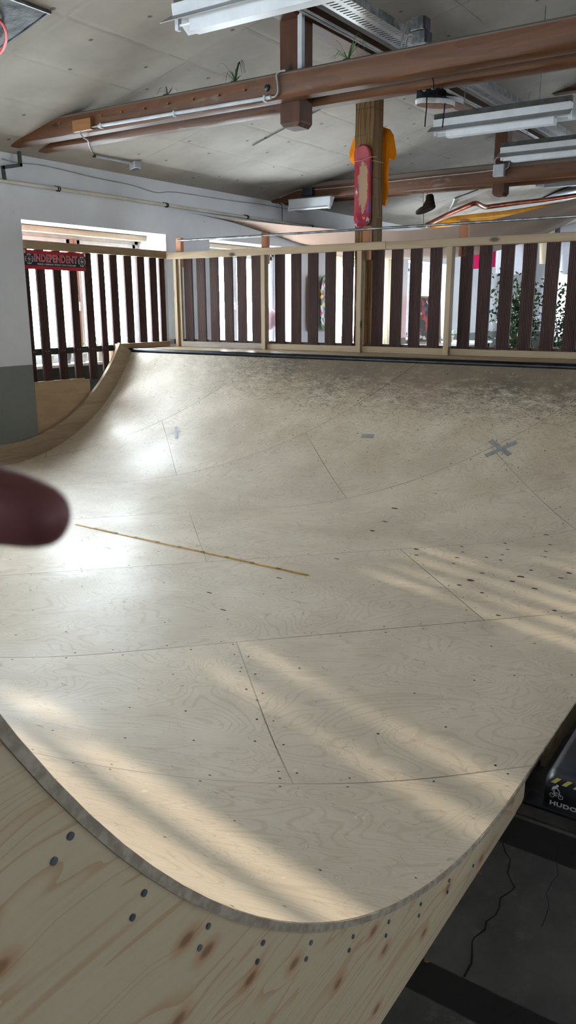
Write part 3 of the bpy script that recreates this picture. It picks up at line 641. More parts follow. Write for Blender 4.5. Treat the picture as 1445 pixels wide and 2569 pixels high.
# plants along the beam top
def blades(mb,c,n,ln,up=.6,w=.009,seed=1):
    rn=random.Random(seed)
    for i in range(n):
        a=rn.uniform(0,2*pi); L_=ln*rn.uniform(.6,1.1); dirv=Vector((cos(a),sin(a),0)); side=Vector((-sin(a),cos(a),0)); k=rn.uniform(.4,1.3)*up; rows=[]
        for j in range(7):
            t=j/6; p=Vector(c)+dirv*L_*t*.9+Vector((0,0,L_*(k*1.6*t-1.5*k*t*t*t)))
            ww=w*(1-t*.9)*.5; rows.append([p-side*ww,p+side*ww+Vector((0,0,.001))])
        mb.grid(rows)
for i,(X,Y,ln,n,lab) in enumerate(((420,232,.11,8,'smallest spider plant on top of the near tie beam, left'),(590,203,.19,13,'drooping spider plant on the near tie beam left of the king post'),(873,140,.2,12,'green spider plant on the near tie beam above the reed column'))):
    c=atY(X,Y,5.27); c.z=3.174; t=empty('spider_plant',c,lab,'plant','spider plants on the tie beam')
    mb=MB().lathe(c,[(.028,0),(.036,.012),(.03,.014)],12); mb.build('saucer',m_blackplastic,t,smooth=True)
    mb=MB(); blades(mb,c+Vector((0,0,.012)),n,ln,.9,.012,seed=i+3); mb.build('leaves',m_leaf if i==2 else m_leafd,t)

# ---------------------------------------------------------------- pipes, conduits, cables
def curve(pts,n=6):
    pts=[Vector(p) for p in pts]; out=[]
    for i in range(len(pts)-1):
        p0,p1,p2,p3=pts[max(i-1,0)],pts[i],pts[i+1],pts[min(i+2,len(pts)-1)]
        for j in range(n):
            t=j/n; out.append(.5*((2*p1)+(-p0+p2)*t+(2*p0-5*p1+4*p2-p3)*t*t+(-p0+3*p1-3*p2+p3)*t**3))
    return out+[pts[-1]]
pipe=empty('heating_pipe',(-6.75,8,2.70),'long cream pipe running along the window wall','pipe')
MB().tube([(-6.752,.5+1.0*i,2.703+.004*sin(i*1.3)) for i in range(18)],.019,12).build('pipe_run',m_pipe,pipe,smooth=True)
for y in (2.6,4.2,5.841,7.453,9.032,10.644,12.2):
    mb=MB(); 
    for dy in (-.012,.012): mb.tube([(-6.752,y+dy-.004,2.703),(-6.752,y+dy+.004,2.703)],.027,14)
    mb.tube([(-6.752,y,2.72),(-6.80,y,2.735)],.006,6); mb.build('pipe_clamp',m_black,pipe)
q=[atX(X,Y,-6.785) for X,Y in ((5,398),(41,408),(95,413),(141,422),(240,446),(330,464),(392,483),(440,482),(560,500),(681,517),(760,533))]
tag(MB().tube(curve(q,4),.005,6).build('wall_cable',m_cable,smooth=True),'thin grey cable sagging along the top of the window wall','cable')
q=[atX(X,Y,-6.78) for X,Y in ((690,503),(698,509),(707,516),(708,535),(708,553))]
tag(MB().tube(curve(q,4),.006,6).build('wall_cable',m_blackplastic,smooth=True),'short black cable dropping down the wall below the far tie beam end','cable')
gb=MB(); q=[atX(X,Y,-6.735) for X,Y in ((47,372),(51,414),(7,420),(11,447))]
for a,b in zip(q[:-1],q[1:]):
    d=(b-a); n=d.normalized(); sd=Vector((1,0,0)).cross(n); gb.obox((a+b)/2,d/2+n*.014,sd*.016,Vector((.012,0,0)))
tag(gb.build('steel_bracket',m_green,bevel=.002),'dark green cranked steel bracket between near tie beam and pipe','bracket')
cd=empty('conduit',atY(460,283,5.18),'light grey plastic conduit clipped along the near tie beam','conduit')
a,b=atY(247,316,5.182),atY(680,244,5.182); MB().tube([a,b],.0135,12).build('rigid_tube',m_conduit,cd,smooth=True)
for t in (.02,.48,.97): 
    c=a.lerp(b,t); MB().box(c+Vector((-.008,-.017,-.025)),c+Vector((.008,.018,.017))).build('clip',m_conduit,cd,bevel=.002)
MB().tube(curve([b]+[atY(X,Y,5.183) for X,Y in ((690,242),(697,232),(697,212),(694,190),(700,180),(716,176))]),.007,8).build('cable',m_cable,cd,smooth=True)
q=[a]+[atY(X,Y,5.183) for X,Y in ((222,321),(205,326),(202,335),(210,346))]+[atY(220,352,5.3),atY(223,364,5.45),atC(229,373)+Vector((0,0,-.02)),atC(234,384)+Vector((0,0,-.02))]
MB().tube(curve(q),.006,8).build('cable',m_cable,cd,smooth=True)
sb=empty('sensor_box',atC(338,412),'small grey sensor box at the end of a conduit on the ceiling','sensor')
c0,c1=atC(236,386)+Vector((0,0,-.02)),atC(330,404)+Vector((0,0,-.02)); MB().tube([c0,c1],.012,10).build('conduit_tube',m_conduit,sb,smooth=True)
MB().tube([c0-(c1-c0).normalized()*.01,c0+(c1-c0).normalized()*.012],.016,10).build('end_cap',m_blackplastic,sb,smooth=True)
c=c1+(c1-c0).normalized()*.05; MB().obox(c+Vector((0,0,-.02)),(c1-c0).normalized()*.045,Vector((.045,0,.01)),Vector((0,0,.035))).build('housing',m_conduit,sb,bevel=.005)
MB().obox(c+Vector((0,0,-.057)),(c1-c0).normalized()*.03,Vector((.03,0,.006)),Vector((0,0,.003))).build('lens',m_blackplastic,sb,bevel=.002)
p0,p1=atY(186,304,5.19),atY(233,322,5.19); tag(MB().box((p0.x,5.165,p1.z-.01),(p1.x,5.2,p0.z)).build('wood_block',m_block,bevel=.003),'small pale wood block screwed to the near tie beam','block')
# vertical cable trunking on the king post and thin ceiling conduit
tag(MB().box((-3.49,5.30,3.18),(-3.452,5.34,3.62)).build('cable_trunking',m_conduit,bevel=.003),'grey cable trunking up the right side of the near king post','trunking')
q0,q1=atC(634,362)+Vector((0,0,-.012)),atC(812,266)+Vector((0,0,-.012)); th=empty('ceiling_conduit',(q0+q1)/2,'thin dark conduit fixed across the ceiling behind the near beam','conduit')
MB().tube([q0,q1],.007,8).build('tube_run',m_strut,th,smooth=True)
for t in (.2,.55,.85): c=q0.lerp(q1,t); MB().box(c-Vector((.012,.008,.002)),c+Vector((.012,.008,.012))).build('clip',m_strut,th)
# cable tray
tray=empty('cable_tray',(-3.1,7,3.53),'perforated steel cable tray hanging beside the purlin','cable tray')
TX0,TX1,TZ=-3.225,-3.02,3.535
MB().add([(TX0,YF+.1,TZ),(TX1,YF+.1,TZ),(TX1,YB-.1,TZ),(TX0,YB-.1,TZ)],[(0,1,2,3)]).build('tray_base',m_perf,tray)
for x in (TX0,TX1): MB().box((x-.001,YF+.1,TZ),(x+.001,YB-.1,TZ+.06)).build('side_flange',m_galv,tray)
for y in (1.4,3.3,5.02,6.7,8.9,11.,13.): MB().box((TX0-.3,y-.02,TZ-.022),(TX1+.02,y+.02,TZ-.002)).build('bracket_arm',m_galv,tray)
cg=MB()
for j,x in enumerate((-3.40,-3.37)): 
    tag(MB().tube(curve([(x+.006*sin(i*1.7+j),YF+.5+i*1.2,3.532+.006*cos(i*2.1+j)) for i in range(19)],3),.009,8).build('power_cable',m_cable,smooth=True),'grey power cable stapled under the purlin, %s of two'%('nearer the beam edge' if j==0 else 'nearer the tray'),'cable')
for X,Y,lab in ((1056,62,'upper grey switch box with black front on the cable tray'),(1060,97,'lower grey switch box just above the near tie beam')):
    p=atY(X,Y,5.95); t=empty('junction_box',p,lab,'junction box','switch boxes on the cable tray')
    MB().box(p+Vector((-.06,-.05,-.045)),p+Vector((.04,.05,.045))).build('housing',m_galv,t,bevel=.005); MB().box(p+Vector((.04,-.045,-.04)),p+Vector((.056,.045,.04))).build('cover',m_blackplastic,t,bevel=.004)
    MB().tube(curve([p+Vector((-.05,0,.03)),p+Vector((-.12,.02,.05)),p+Vector((-.16,.05,-.01)),p+Vector((-.2,.08,-.1))]),.008,8).build('cable',m_cable,t,smooth=True)
# open ceiling hatch with black foil
hx0,hx1,hy0,hy1=-6.0,-4.66,2.7,4.07
def cpt(x,y,d): return Vector((x,y,ceil_z(x)-d))
ht=empty('ceiling_hatch',cpt((hx0+hx1)/2,(hy0+hy1)/2,0),'square ceiling opening lined with shiny black foil','hatch')
mb=MB(); n=22; rows=[[cpt(hx0+(hx1-hx0)*i/n,hy0+(hy1-hy0)*j/n,.006+.004*abs(sin(i*.9+j*.4)*sin(j*.7+i*.3))) for i in range(n+1)] for j in range(n+1)]; mb.grid(rows); mb.build('foil_lining',m_foil,ht,smooth=True)
mb=MB(); mb.tube([cpt(hx1,hy0,.01),cpt(hx1,hy1,.01)],.012,6); mb.build('metal_edge',m_galv,ht)
mb=MB(); mb.tube([cpt(hx0,hy1,.008),cpt(hx1,hy1,.008)],.006,6); mb.build('cut_edge',m_blackplastic,ht)
q=[atC(X,Y)+Vector((0,0,-.05)) for X,Y in ((-40,20),(-10,24),(6,40),(14,62),(13,84),(4,106),(-15,122))]
tag(MB().tube(curve(q),.011,8).build('red_cable',m_redcable,smooth=True),'red cable looping out of the black foil hatch','cable')

# ---------------------------------------------------------------- fluorescent battens
def lamp(Y,x0,x1,z,label):
    t=empty('fluorescent_lamp',((x0+x1)/2,Y,z),label,'lamp','unlit fluorescent battens')
    MB().box((x0+.02,Y-.022,z+.165),(x1-.02,Y+.022,z+.21)).build('strut_channel',m_strut,t)
    MB().prism([(x0+.02,Y-.045,z+.16),(x0+.02,Y+.045,z+.16),(x0+.02,Y+.035,z+.09),(x0+.02,Y-.035,z+.09)],(x1-x0-.04,0,0)).build('housing',m_lamp,t,bevel=.003)
    for sg,nm in ((-1,'reflector'),(1,'reflector')):
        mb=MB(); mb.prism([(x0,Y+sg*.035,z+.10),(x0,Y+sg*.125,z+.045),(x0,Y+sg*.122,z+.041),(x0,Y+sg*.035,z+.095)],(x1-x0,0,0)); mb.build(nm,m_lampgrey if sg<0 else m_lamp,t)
    mb=MB().prism([(x0+.15,Y-.05,z+.075),(x0+.15,Y+.05,z+.075),(x0+.15,Y+.04,z),(x0+.15,Y-.04,z)],(x1-x0-.3,0,0)); mb.build('trough',m_lamp,t,bevel=.003)
    for x in (x0+.03,x1-.03): MB().box((x-.012,Y-.015,z+.03),(x+.012,Y+.015,z+.1)).build('lampholder',m_lamp,t)
    MB().tube([(x0+.04,Y,z+.055),(x1-.04,Y,z+.055)],.008,10).build('tube',m_tube,t,smooth=True)
    for x in (x0+.3,x1-.3): MB().tube([(x,Y,z+.2),(x,Y,ceil_z(x)-.01)],.004,6).build('drop_rod',m_galv,t)
    return t
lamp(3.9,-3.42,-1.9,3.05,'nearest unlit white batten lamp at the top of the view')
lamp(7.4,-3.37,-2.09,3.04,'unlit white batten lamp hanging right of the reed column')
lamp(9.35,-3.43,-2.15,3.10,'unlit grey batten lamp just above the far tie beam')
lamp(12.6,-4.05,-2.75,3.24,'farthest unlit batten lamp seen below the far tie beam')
ld=empty('wall_lamp',atY(780,505,9.55),'short white batten lamp fixed to the far tie beam near the window wall','lamp')
a,b=atY(729,503,9.55),atY(830,497,9.55); zt=2.945
MB().prism([(-6.40,9.50,zt),(-6.40,9.62,zt),(-6.40,9.60,zt-.03),(-6.40,9.545,zt-.12),(-6.40,9.50,zt-.12)],(.66,0,0)).build('housing',m_lamp,ld,bevel=.004)
MB().tube([(-6.37,9.50,zt-.135),(-5.77,9.50,zt-.135)],.014,10).build('tube',m_tube,ld,smooth=True)
for x in (-6.385,-5.755): MB().box((x-.012,9.485,zt-.155),(x+.012,9.52,zt-.1)).build('lampholder',m_lamp,ld)
MB().box((-6.42,9.49,zt),(-5.72,9.64,zt+.012)).build('back_plate',m_strut,ld)
p=atY(775,482,9.62); tag(MB().box(p+Vector((-.075,-.05,-.05)),p+Vector((.075,.03,.05))).build('junction_box',m_blackplastic,bevel=.006),'black junction box on the far tie beam above the short lamp','junction box')
t=empty('junction_box',atY(1253,428,9.62),'pale grey junction box on the far tie beam under its king post','junction box'); p=Vector(t['_o'])
MB().box(p+Vector((-.065,-.04,-.065)),p+Vector((.065,.03,.065))).build('housing',m_conduit,t,bevel=.006)
MB().tube(curve([p+Vector((-.05,-.01,.06)),p+Vector((-.055,-.01,.12)),p+Vector((-.02,-.005,.15)),p+Vector((.0,0,.2))]),.008,6).build('cable',m_cable,t,smooth=True)
MB().tube(curve([p+Vector((.06,-.01,.0)),p+Vector((.11,-.01,.03)),p+Vector((.11,-.01,.1)),p+Vector((.06,0,.14))]),.008,6).build('cable',m_cable,t,smooth=True)
q=[atY(X,Y,9.635) for X,Y in ((700,497),(745,478),(800,475),(885,467),(975,456),(1090,443),(1180,434),(1238,427))]
mb=MB().tube(curve(q,4),.006,6); tag(mb.build('beam_cable',m_cable,smooth=True),'thin pale cable stapled along the far tie beam','cable')

# ---------------------------------------------------------------- reed column and what hangs on it
col=empty('reed_column',(-4.2,7.7,FZ),'square timber column wrapped in reed matting behind the fence','column')
MB().box((-4.29,7.615,FZ),(-4.11,7.785,3.5)).build('timber_core',m_beam2,col)
mb=MB(); n=16
ring=[]
for i in range(4):
    c=[(-4.305,7.6),(-4.095,7.6),(-4.095,7.8),(-4.305,7.8)]; a,b=c[i],c[(i+1)%4]
    for j in range(n): ring.append((a[0]+(b[0]-a[0])*j/n,a[1]+(b[1]-a[1])*j/n,i))
rows=[]
for k in range(30):
    z=FZ+.05+(3.6-FZ-.05)*k/29; rows.append([Vector((x+random.uniform(-.004,.004)+.022*max(0,3.-z),y+random.uniform(-.004,.004),z)) for x,y,_ in ring])
mb.grid(rows,closed=True); mb.build('reed_matting',m_reed,col)
for z in (1.35,2.0,2.42,2.95,3.2):
    q_=.022*max(0,3.-z); mb=MB().tube([(-4.31+q_,7.595,z),(-4.09+q_,7.595,z+.006),(-4.09+q_,7.805,z+.012),(-4.31+q_,7.805,z+.006),(-4.31+q_,7.595,z)],.0022,5); mb.build('tie_wire',m_string if z==2.95 else m_strut,col)
def deck_mb(c,along,width,normal,L_=.8,W_=.205,kick=.03):
    al=Vector(along).normalized(); wd=Vector(width).normalized(); nm=Vector(normal).normalized(); mb=MB(); rows=[]; n=36
    for i in range(n+1):
        t=-1+2*i/n; y=t*L_/2; e=L_/2-abs(y); hw=W_/2*(1 if e>W_*.5 else math.sqrt(max(0,1-(1-e/(W_*.5))**2))); hw=max(hw,.002)
        k=kick*max(0,(abs(y)-L_*.28)/(L_*.22))**1.5
        rows.append([Vector(c)+al*y+wd*hw*u+nm*(k-.006*(1-u*u)+.0) for u in (-1,-.6,-.2,.2,.6,1)])
    mb.grid(rows); return mb
cb_=atY(910,469,7.57); sk=empty('skateboard_deck',cb_,'worn red skateboard deck tied to the front of the reed column','skateboard')
o=deck_mb(cb_,(-.012,0,1),(1,0,0),(0,-1,0),.79,.19).build('board',m_red_deck,sk,smooth=True,solid=.011)
MB().tube(curve([cb_+Vector((-.10,-.012,.245)),cb_+Vector((.0,-.018,.25)),cb_+Vector((.09,-.012,.27)),cb_+Vector((.13,.03,.275))]),.002,6).build('string',m_string,sk)
for z in (.23,-.23):
    for dx in (-.02,.02):
        for dz in (-.027,.027): MB().tube([cb_+Vector((dx,-.004,z+dz)),cb_+Vector((dx,-.0115,z+dz))],.004,6).build('mounting_hole',m_blackplastic,sk)
# orange t-shirt behind the column
ox,oy,sc_=860,230,6.267
def SPt(X,Y,dy=0): return atY(ox+X/sc_,oy+Y/sc_,7.87+dy)
outl=[(380,560),(520,545),(625,558),(740,595),(790,680),(815,850),(835,1010),(800,1085),(765,1068),(725,1030),(715,1200),(712,1400),(695,1640),(670,1795),(615,1775),(450,1790),(330,1780),(225,1770),(222,1400),(225,1100),(185,1085),(155,1105),(120,1080),(100,965),(130,870),(190,720),(240,620)]
def poly_cloth(pts,par,name,mat,depth,thick,wob=.01):
    bm=bmesh.new(); vs=[bm.verts.new(p) for p in pts]; f=bm.faces.new(vs); bmesh.ops.triangulate(bm,faces=[f]); bmesh.ops.subdivide_edges(bm,edges=bm.edges[:],cuts=3,use_grid_fill=True)
    mb=MB(); bm.verts.ensure_lookup_table()
    for v in bm.verts: v.index
    bm.verts.index_update()
    mb.v=[v.co+Vector(depth)*wob*(sin(v.co.x*38+v.co.z*9)+.6*sin(v.co.z*31+v.co.x*11)) for v in bm.verts]; mb.f=[[v.index for v in f.verts] for f in bm.faces]; mb.mi=[0]*len(mb.f); bm.free()
    return mb.build(name,mat,par,smooth=True,solid=thick)
ts=empty('t_shirt',SPt(460,1780),'orange t-shirt hanging behind the reed column','t-shirt')
poly_cloth([SPt(*q) for q in outl],ts,'shirt_body',m_shirt,(0,1,0),.02,.008)
mb=MB(); c=SPt(460,555); mb.tube([c+Vector((-.1,0,-.02)),c+Vector((-.05,0,.005)),c,c+Vector((.05,0,.005)),c+Vector((.1,0,-.02))],.009,8); mb.build('collar',m_shirt,ts,smooth=True)
# skateboards on the pier between two windows
for y,m,lab in ((10.655,m_wdeck,'plain wooden skateboard deck on the wall between two windows'),(11.02,m_gdeck,'dark skateboard deck with bright pattern beside the plain wooden one')):
    c=Vector((-6.76,y,1.59)); t=empty('skateboard_deck',c,lab,'skateboard','skateboards on the wall'); deck_mb(c,(0,0,1),(0,1,0),(1,0,0),.86,.2).build('board',m,t,smooth=True,solid=.011)
    MB().box(c+Vector((-.04,-.02,.3)),c+Vector((-.005,.02,.32))).build('hook',m_strut,t)

# ---------------------------------------------------------------- shoes
def shoe_parts(root,M,mats,high=0.):
    """local: x heel to toe 0..0.27, z up; M places it"""
    def w(t): return .034+.016*sin(pi*min(1,t*1.05))**.8+ (.008*max(0,sin(pi*(t-.35)/.65)) if t>.35 else 0)
    def outline(g=1.,n=24):
        pts=[]
        for i in range(n+1):
            a=pi*i/n; t=.5-.5*cos(a); pts.append((t*.27,w(t)*g*math.sqrt(max(0,1-(abs(2*t-1))**5))))
        return pts+[(x,-y) for x,y in reversed(pts[1:-1])]
    up,so,bt,li=mats
    ol=outline(); mb=MB(); rows=[]
    for z,g in ((.0,.97),(.004,1.02),(.028,1.03),(.034,.98)): rows.append([M@Vector((.135+(x-.135)*g,y*g,z)) for x,y in ol])
    mb.grid(rows,closed=True); mb.add(rows[-1],[list(range(len(ol)))]); mb.build('midsole',so,root,smooth=True,auto=50)
    mb=MB(); ro=[[M@Vector((.135+(x-.135)*.95,y*.95,z)) for x,y in ol] for z in (.001,-.004)]; mb.grid(ro,closed=True); mb.add(ro[-1],[list(range(len(ol)-1,-1,-1))]); mb.build('outsole',bt,root)
    mb=MB(); rows=[]; n=22
    for i in range(n+1):
        t=i/n; x=.004+t*.258; hw=w(t)*.97*math.sqrt(max(.02,1-(abs(2*t-1))**5))
        h=(.1+high) if t<.3 else ((.1+high)-(.075+high-.062)*min(1,(t-.3)/.22) if t<.52 else .062-.03*((t-.52)/.48)**1.6)
        if t<.06: h*=.9
        if .08<t<.28 and not high: h-=.022*sin(pi*(t-.08)/.2)
        if t>.94: h*=max(.35,1-(t-.94)*9)
        rows.append([M@Vector((x,hw*cos(pi*k/12),.03+max(h-.03,.004)*sin(pi*k/12)**.75)) for k in range(13)])
    mb.grid(rows); mb.build('upper',up,root,smooth=True,auto=70)
    mb=MB(); mb.add([M@Vector((.05+.034*cos(2*pi*k/14),.022*sin(2*pi*k/14),.082+high+.010*abs(cos(2*pi*k/14)))) for k in range(14)],[list(range(14))]); mb.build('lining',li,root)
    mb=MB()
    for k in range(4): x=.10+.018*k; z=.082+high*.2-.004*k; mb.tube([M@Vector((x,-.022,z-.012)),M@Vector((x+.005,0,z)),M@Vector((x,.022,z-.012))],.003,6)
    mb.build('laces',m_lace,root)
def frame(org,xd,zd):
    x=Vector(xd).normalized(); z=Vector(zd); z=(z-x*z.dot(x)).normalized(); y=z.cross(x); M=Matrix((x,y,z)).transposed().to_4x4(); M.translation=Vector(org); return M
right=Vector((_r.x,_r.y,0)).normalized()
fwd=Vector((_f.x,_f.y,0)).normalized(); heel=atY(1043,262,5.38); M1=frame(heel,right+Vector((0,0,-.03))+fwd*.12,Vector((0,0,1))+fwd*.06); s1=empty('sneaker',heel,'front black canvas sneaker hanging by its laces from the near beam','shoe','pair of hanging sneakers'); s1['_o']=tuple(heel)
shoe_parts(s1,M1,(m_canvas,m_rubber,m_gum,m_chip))
p=M1@Vector((.12,0,.085)); MB().tube([p,p+Vector((0,.0,.04)),Vector((p.x,5.43,3.05))],.004,6).build('hanging_lace',m_lace,s1)
q=M1@Vector((.08,-.045,.06)); MB().tube(curve([q,atY(1071,245,5.33),atY(1070,270,5.33),atY(1067,300,5.33),atY(1066,318,5.33)]),.0042,6).build('hanging_lace',m_lace,s1)
heel2=atY(1066,258,5.52); M2=frame(heel2,right+Vector((0,0,-.02))+fwd*.1,Vector((0,0,1))+fwd*.06); s2=empty('sneaker',heel2,'rear black canvas sneaker half hidden behind the front one','shoe','pair of hanging sneakers')
shoe_parts(s2,M2,(m_canvas,m_rubber,m_gum,m_chip))
p=M2@Vector((.12,0,.085)); MB().tube([p,p+Vector((.0,0,.05)),Vector((p.x,5.6,3.0))],.004,6).build('hanging_lace',m_lace,s2)
q=M2@Vector((.13,-.05,.05)); MB().tube(curve([q,atY(1115,272,5.42),atY(1113,290,5.42),atY(1110,320,5.42)]),.0042,6).build('hanging_lace',m_lace,s2)
toe=atY(1036,541,9.88); heelp=atY(1092,519,9.88); xd=(toe-heelp).normalized(); up=Vector((0,0,1)); Mb=frame(heelp,xd,up+Vector((.3,.2,0)))
bo=empty('boot',heelp,'dark brown suede boot hanging from the far tie beam','shoe'); shoe_parts(bo,Mb,(m_suede,m_suede,m_suede,m_blackplastic),.075)
mb=MB(); rows=[]
for z,rx,ry in ((.05,.062,.044),(.10,.056,.042),(.15,.05,.04),(.175,.046,.037)): rows.append([Mb@Vector((.062+rx*cos(2*pi*k/16),ry*sin(2*pi*k/16),z)) for k in range(16)])
mb.grid(rows,closed=True); mb.build('shaft',m_suede,bo,smooth=True)
for X in (1062,1072): 
    MB().tube([atY(X,484,9.86),atY(X,520,9.86)],.003,5).build('hanging_lace',m_lace,bo)
MB().tube([atY(1063,530,9.83),atY(1062,565,9.83)],.003,5).build('hanging_lace',m_lace,bo)

# ---------------------------------------------------------------- shade sail
nearE=[(447,527,7.74),(540,545,8.3),(640,556,8.9),(750,567,9.5),(880,577,9.9),(1000,579,10.2),(1100,571,10.3),(1190,561,10.3),(1300,535,10.2),(1445,497,10.0),(1600,450,9.8)]
farE=[(447,529,7.76),(520,557,8.9),(610,590,10.0),(695,616,11.0),(800,638,11.8),(920,648,12.4),(1030,649,12.8),(1126,647,12.9),(1240,631,12.7),(1375,585,12.2),(1530,500,11.4)]
A_=curve([atY(*p) for p in nearE],4); B_=curve([atY(*p) for p in farE],4); rows=[]
for j in range(13):
    t=j/12; rows.append([a.lerp(b,t)+Vector((0,0,-.10*sin(pi*t)*sin(pi*min(1,i/len(A_)*1.1))**2+.02*sin(t*11+i*.09)*sin(pi*t))) for i,(a,b) in enumerate(zip(A_,B_))])
sl=MB().grid(rows).build('shade_sail',m_sail,smooth=True,auto=180); tag(sl,'beige shade sail stretched below the ceiling behind the fence','shade sail')

# ---------------------------------------------------------------- things on the window sills
def pot_plant(name,c,r,h,m,label,leaf,n,ln,seed,group='plants on the window sills'):
    t=empty(name,c,label,'plant',group); MB().lathe(c,[(r*.7,0),(r,h*.9),(r*1.08,h*.9),(r*1.08,h),(r*.9,h),(r*.85,h*.85)],18).build('pot',m,t,smooth=True)
    mb=MB(); blades(mb,Vector(c)+Vector((0,0,h*.85)),n,ln,1.1,.02,seed); mb.build('leaves',leaf,t)
SZ=ZS+.006
pot_plant('potted_plant',(-7.1,5.85,SZ),.055,.10,m_potw,'pale pot plant on the left window sill, nearest the pier',m_leaf,9,.16,1)
pot_plant('potted_plant',(-7.08,6.08,SZ),.06,.12,m_galv,'metal pot plant on the left window sill beside the nearest pale one',m_leaf,10,.2,2)
pot_plant('potted_plant',(-7.1,6.32,SZ),.06,.10,m_potw,'pale pot plant on the left window sill, before the tall-leaved one',m_leaf,9,.16,5)
pot_plant('potted_plant',(-7.08,6.56,SZ),.065,.12,m_potw,'cream pot with tall blade leaves at the middle of the left window',m_leaf,7,.32,8)
pot_plant('potted_plant',(-7.1,6.80,SZ),.06,.11,m_pot,'terracotta pot plant on the left window sill',m_leaf,8,.15,11)
pot_plant('potted_plant',(-7.0,10.22,SZ),.06,.10,m_potw,'leafy pot plant on the second window sill behind the fence post',m_leaf,9,.2,14)
t=empty('pink_ball',atX(668,800,-7.02),'pale pink round ball above the second window sill','ball'); c=Vector(t['_o'])
mb=MB(); prf=[(.001,-.17)]+[(.17*sin(pi*i/12),-.17*cos(pi*i/12)) for i in range(1,12)]+[(.001,.17)]; mb.lathe(c,prf,20); mb.build('ball',m_pinkball,t,smooth=True)
MB().lathe((c.x,c.y,SZ),[(.06,0),(.06,.01),(.012,.02),(.012,max(.03,c.z-.16-SZ))],12).build('stand',m_white,t,smooth=True)

# ---------------------------------------------------------------- the lounge behind the fence
def curtain(name,p0,p1,zt,zb,m,label,folds=6,amp=.025):
    p0=Vector(p0); p1=Vector(p1); d=p1-p0; nrm=Vector((-d.y,d.x,0)).normalized(); n=folds*8; rows=[]
    for z in [zb+(zt-zb)*k/8 for k in range(9)]:
        rows.append([Vector((p0.x+d.x*i/n,p0.y+d.y*i/n,z))+nrm*amp*sin(2*pi*folds*i/n+.3*z) for i in range(n+1)])
    return tag(MB().grid(rows).build(name,m,smooth=True,auto=180),label,'curtain')
curtain('curtain',(-6.9,11.48,0),(-6.9,11.80,0),2.33,.95,m_gold,'pale yellow curtain in the third window left of the reed column',4)
curtain('curtain',(-6.77,13.1,0),(-6.77,13.42,0),2.40,.3,m_cream,'cream curtain hanging just right of the reed column',3)
curtain('curtain',(-6.92,15.35,0),(-6.92,16.15,0),2.34,.85,m_blue,'pale blue translucent curtain in the fourth window',6)
curtain('curtain',(-6.90,14.08,0),(-6.90,14.2,0),2.3,.95,m_shirt,'narrow orange curtain at the left edge of the fourth window',2,.012)
tb=empty('table',(-6.15,14.6,FZ),'white topped table below the fourth window','table')
MB().box((-6.6,13.4,.83),(-5.75,15.9,.87)).build('table_top',m_table,tb,bevel=.005)
for x in (-6.55,-5.8):
    for y in (13.45,15.85): MB().box((x-.02,y-.02,FZ),(x+.02,y+.02,.83)).build('leg',m_strut,tb)
pt=empty('painting',(-6.45,14.2,.872),'framed dark red and black painting leaning on the white table','painting')
pa=atX(1012,740,-6.5); M=frame((-6.5,13.9,.88),(.35,.94,0),(-.08,0,1))
mb=MB().obox(M@Vector((.32,0,.42)),M.to_3x3()@Vector((.30,0,0)),M.to_3x3()@Vector((0,.012,0)),M.to_3x3()@Vector((0,0,.40))); mb.build('canvas',m_paint,pt)
mb=MB()
for cx,cz,hx,hz in ((.01,.42,.018,.43),(.63,.42,.018,.43),(.32,.005,.32,.018),(.32,.835,.32,.018)): mb.obox(M@Vector((cx,-.004,cz)),M.to_3x3()@Vector((hx,0,0)),M.to_3x3()@Vector((0,.02,0)),M.to_3x3()@Vector((0,0,hz)))
mb.build('frame',m_lumberV,pt)
pot_plant('potted_plant',(-6.2,14.75,.872),.09,.12,m_potw,'flowering pot plant on the white table by the fourth window',m_leaf,14,.22,21,None)
t=tag(poly_cloth([Vector((-5.9+.1*u,14.5+.0*u,2.55-v)) for u,v in ((0,0),(6.2,0),(6.2,.32),(0,.36))],None,'pink_pennant',m_pink,(0,1,0),.004,.006),'bright pink cloth hanging under the sail edge','cloth')
def hung_cloth(X0,Y0,X1,Y1,Y,lab,nm='white_shirt',m=m_whitecloth,cat='shirt'):
    pts=[atY(X0,Y0,Y),atY(X1,Y0,Y),atY(X1+1,Y1,Y),atY(X0-2,Y1-2,Y)]
    return tag(poly_cloth(pts,None,nm,m,(0,1,0),.006,.012),lab,cat)
hung_cloth(1246,612,1262,688,13.8,'narrow white cloth hanging beside a fence slat, left of the other')
hung_cloth(1284,600,1318,690,13.8,'wide white cloth hanging behind the fence with a straight hem')
hung_cloth(1355,570,1392,664,15.,'cream cloth hanging behind the right end of the fence',m=m_cream,nm='hanging_cloth',cat='cloth')
hung_cloth(1408,600,1436,690,15.,'sheer white cloth hanging at the far right behind the fence',nm='hanging_cloth',cat='cloth')
pl=atY(1284,600,13.8).z; tag(MB().tube([(XW,13.79,pl+.012),(-1.5,13.79,pl+.0)],.004,6).build('washing_line',m_string),'thin line strung across the lounge with white cloths on it','line')
curtain('curtain',(-5.75,19.1,0),(-4.9,19.1,0),2.38,.2,m_whitecloth,'white curtain over the end wall window behind the fig tree',6)
p=atY(1388,583,15.5); t=tag(MB().box(p+Vector((-.14,-.01,-.12)),p+Vector((.12,.01,.12))).build('print',m_bwprint),'small black and white print hanging below the sail at right','picture')
MB().box(p+Vector((-.15,-.012,.12)),p+Vector((.13,.012,.135))).build('hanger',m_strut,t)
